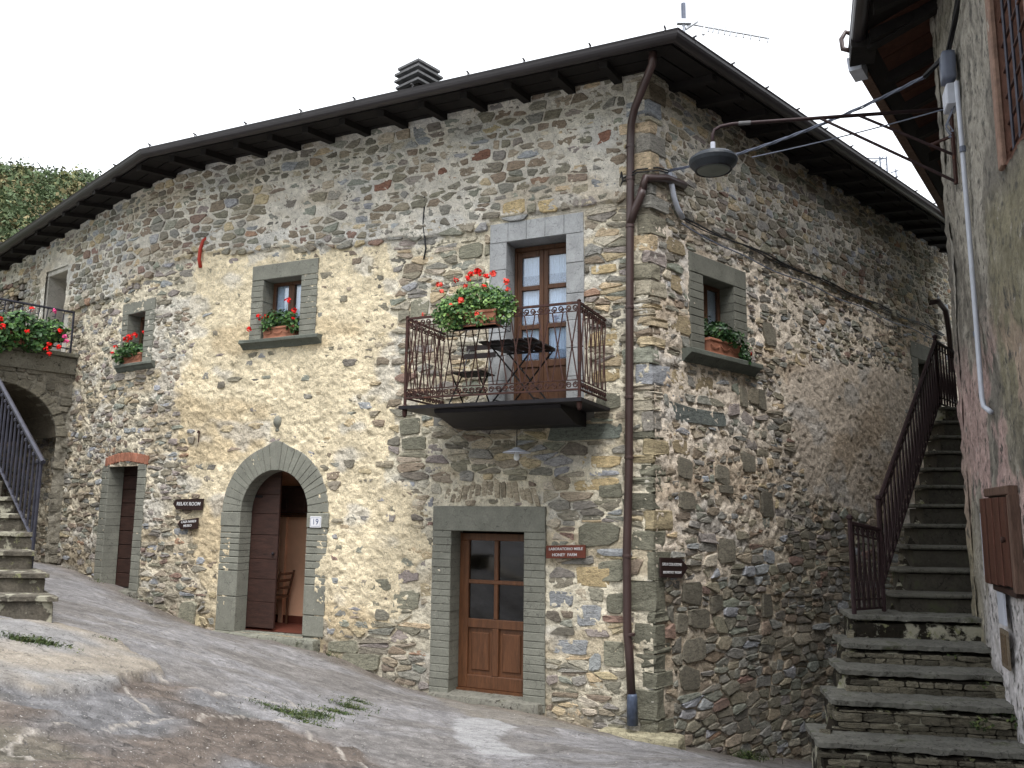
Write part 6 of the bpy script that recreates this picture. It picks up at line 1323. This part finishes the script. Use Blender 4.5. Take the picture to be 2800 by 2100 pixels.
# outside steps on the left: worn lichened blocks, then the railed flight
lst = empty('landing_steps', (-4.6, 8.6, -1.1), 'worn lichen-covered stone steps climbing to the arched landing', 'stairs')
LS = [((-4.02, 7.62), -.78, -1.12), ((-4.30, 7.95), -.60, -.80), ((-4.62, 8.28), -.42, -.62), ((-4.78, 8.60), -.25, -.44), ((-5.12, 8.95), -.07, -.27), ((-5.42, 9.28), .11, -.09)]
for k, (L, zt_, zb_) in enumerate(LS):
    f = lambda a, z_, d, L=L: np.stack(np.broadcast_arrays(L[0]-np.asarray(a)+np.asarray(d)*.75, L[1]-np.asarray(d)+np.asarray(a)*.04, z_), -1)
    m_ = MB(); m_.rough(f, 0, 3.2, zb_-.2, zt_-.02, -.9, 0, .05, .022, 5, 130+k, K(255, 255, 255), .05); m_.build('step_block', M['lichen'], lst, smooth=False)
    m_ = MB(); m_.rough(f, -.03, 3.2, zt_-.05, zt_, -.6, .04, .045, .010, 5, 140+k, K(255, 255, 255), .02); m_.build('tread', M['lichen'], lst)
for k in range(14):
    L = np.array([-5.75, 9.55])+np.array([-.30, .28])*k; zt_ = .29+.19*k; f = lambda a, z_, d, L=L: np.stack(np.broadcast_arrays(L[0]-np.asarray(a)+np.asarray(d)*.9, L[1]-np.asarray(d)+np.asarray(a)*.04, z_), -1)
    MB().box(f, 0, 2.4, zt_-.24, zt_, -.5, 0, None, .015).build('step_block', M['lichen'], lst)
sr = empty('step_railing', (-4.78, 8.55, -.3), 'blue-grey iron railing on the outside steps at the far left', 'railing')
r0, r1 = np.array([-4.78, 8.55, .48]), np.array([-7.83, 11.42, 2.90]); dz_ = np.array([0, 0, .82]); MB().tube([r0+(r0-r1)*.012, r1], .026, 6).build('handrail', M['bluegrey'], sr); MB().tube([r0-dz_, r1-dz_], .016, 5).build('rail', M['bluegrey'], sr); MB().tube([r0, r0-np.array([-.01, .02, 1.16])], .018, 6).build('post', M['bluegrey'], sr)
for k in range(30):
    t = (k+.7)/30; p = r0*(1-t)+r1*t; MB().tube([p, p-dz_*.55+[.0, 0, 0], p-dz_], [.010, .016, .012], 6).build('baluster', M['bluegrey'], sr)
    MB().lathe(tuple(p-np.array([0, 0, .10])), [(.010, 0), (.024, .015), (.024, .04), (.01, .055)], 7).build('collar', M['bluegrey'], sr)
# ---------------------------------------------------------------- wooded hillside
hx = np.linspace(-190, -20, 60); hy = np.linspace(60, 240, 60); HX, HY = np.meshgrid(hx, hy, indexing='ij')
def hill_z(x, y): u_ = (x+y*.30+38); return -6+ 62*np.exp(-((y-150)/62)**2)*(1/(1+np.exp((x+42)/12)))*(.92+.16*fbm(np.asarray(x)*.03, np.asarray(y)*.03, 0, 3, 401))
tag(gridmesh('hillside', np.stack([HX, HY, hill_z(HX, HY)], -1), M['hill'], np.ones(HX.shape+(3,)), None, None, True), kind='structure')
fm = MB(); R_ = np.random.RandomState(5); cols = np.array([srgb(112, 124, 84), srgb(130, 130, 88), srgb(96, 114, 78), srgb(138, 128, 92), srgb(104, 122, 90), srgb(88, 102, 70)])*.72; cnt = 0; V = []; Cc = []
for _ in range(1500):
    x = R_.uniform(-118, -40); y = R_.uniform(88, 152); a = x/y
    if not (-.72 < a < -.40): continue
    g = float(hill_z(x, y))
    if g < 8: continue
    h = R_.uniform(5, 8.5); r_ = R_.uniform(2.2, 3.8); c = cols[R_.randint(len(cols))]*R_.uniform(.8, 1.2); n = 300
    v = R_.normal(size=(n, 3)); v /= np.linalg.norm(v, axis=1, keepdims=True); lump = 1+.28*np.sin(v[:, 0]*5+x)*np.cos(v[:, 2]*6+y); q = np.array([x, y, g+h*.55])+v*np.array([r_, r_, h*.5])*lump[:, None]*R_.uniform(.72, 1.02, size=(n, 1))
    s = R_.uniform(.16, .36, size=(n, 1)); t1 = R_.normal(size=(n, 3)); t2 = R_.normal(size=(n, 3)); V.append(np.stack([q-t1*s*.6, q+t2*s*.6, q+t1*s*.6, q-t2*s*.6], 1).reshape(-1, 3)); Cc.append(np.repeat(c*R_.uniform(.8, 1.15, size=(n, 1)), 4, 0)); cnt += 1
V = np.concatenate(V); F = [tuple(r) for r in np.arange(len(V)).reshape(-1, 4)]; fm.v.append(V); fm.c.append(np.concatenate(Cc)); fm.f = F; fm.n = len(V)
tag(fm.build('woodland', M['foliage'], recalc=False), kind='stuff')
# distant lattice mast seen over the flank eave
ml = empty('lattice_mast', (27.3, 60, 10), 'faint blue-grey lattice mast far off over the right eave', 'mast')
for sx in (-.25, .25): MB().tube([(27.9+sx, 60, 0), (27.9+sx, 60, 26.9)], .06, 4).build('leg', M['cable'], ml)
for k in range(14): z_ = 22+k*.36; MB().tube([(27.65, 60, z_), (28.15, 60, z_+.36)], .035, 4).build('lattice_bar', M['cable'], ml)
MB().tube([(26.3, 60, 26.75), (28.1, 60, 26.75)], .05, 4).build('jib', M['cable'], ml); MB().tube([(26.3, 60, 26.3), (28.1, 60, 26.75)], .04, 4).build('jib', M['cable'], ml); MB().tube([(28.8, 60, 20), (28.8, 60, 25.9)], .05, 4).build('leg', M['cable'], ml); MB().tube([(28.4, 60, 25.6), (29, 60, 25.8)], .05, 4).build('jib', M['cable'], ml)
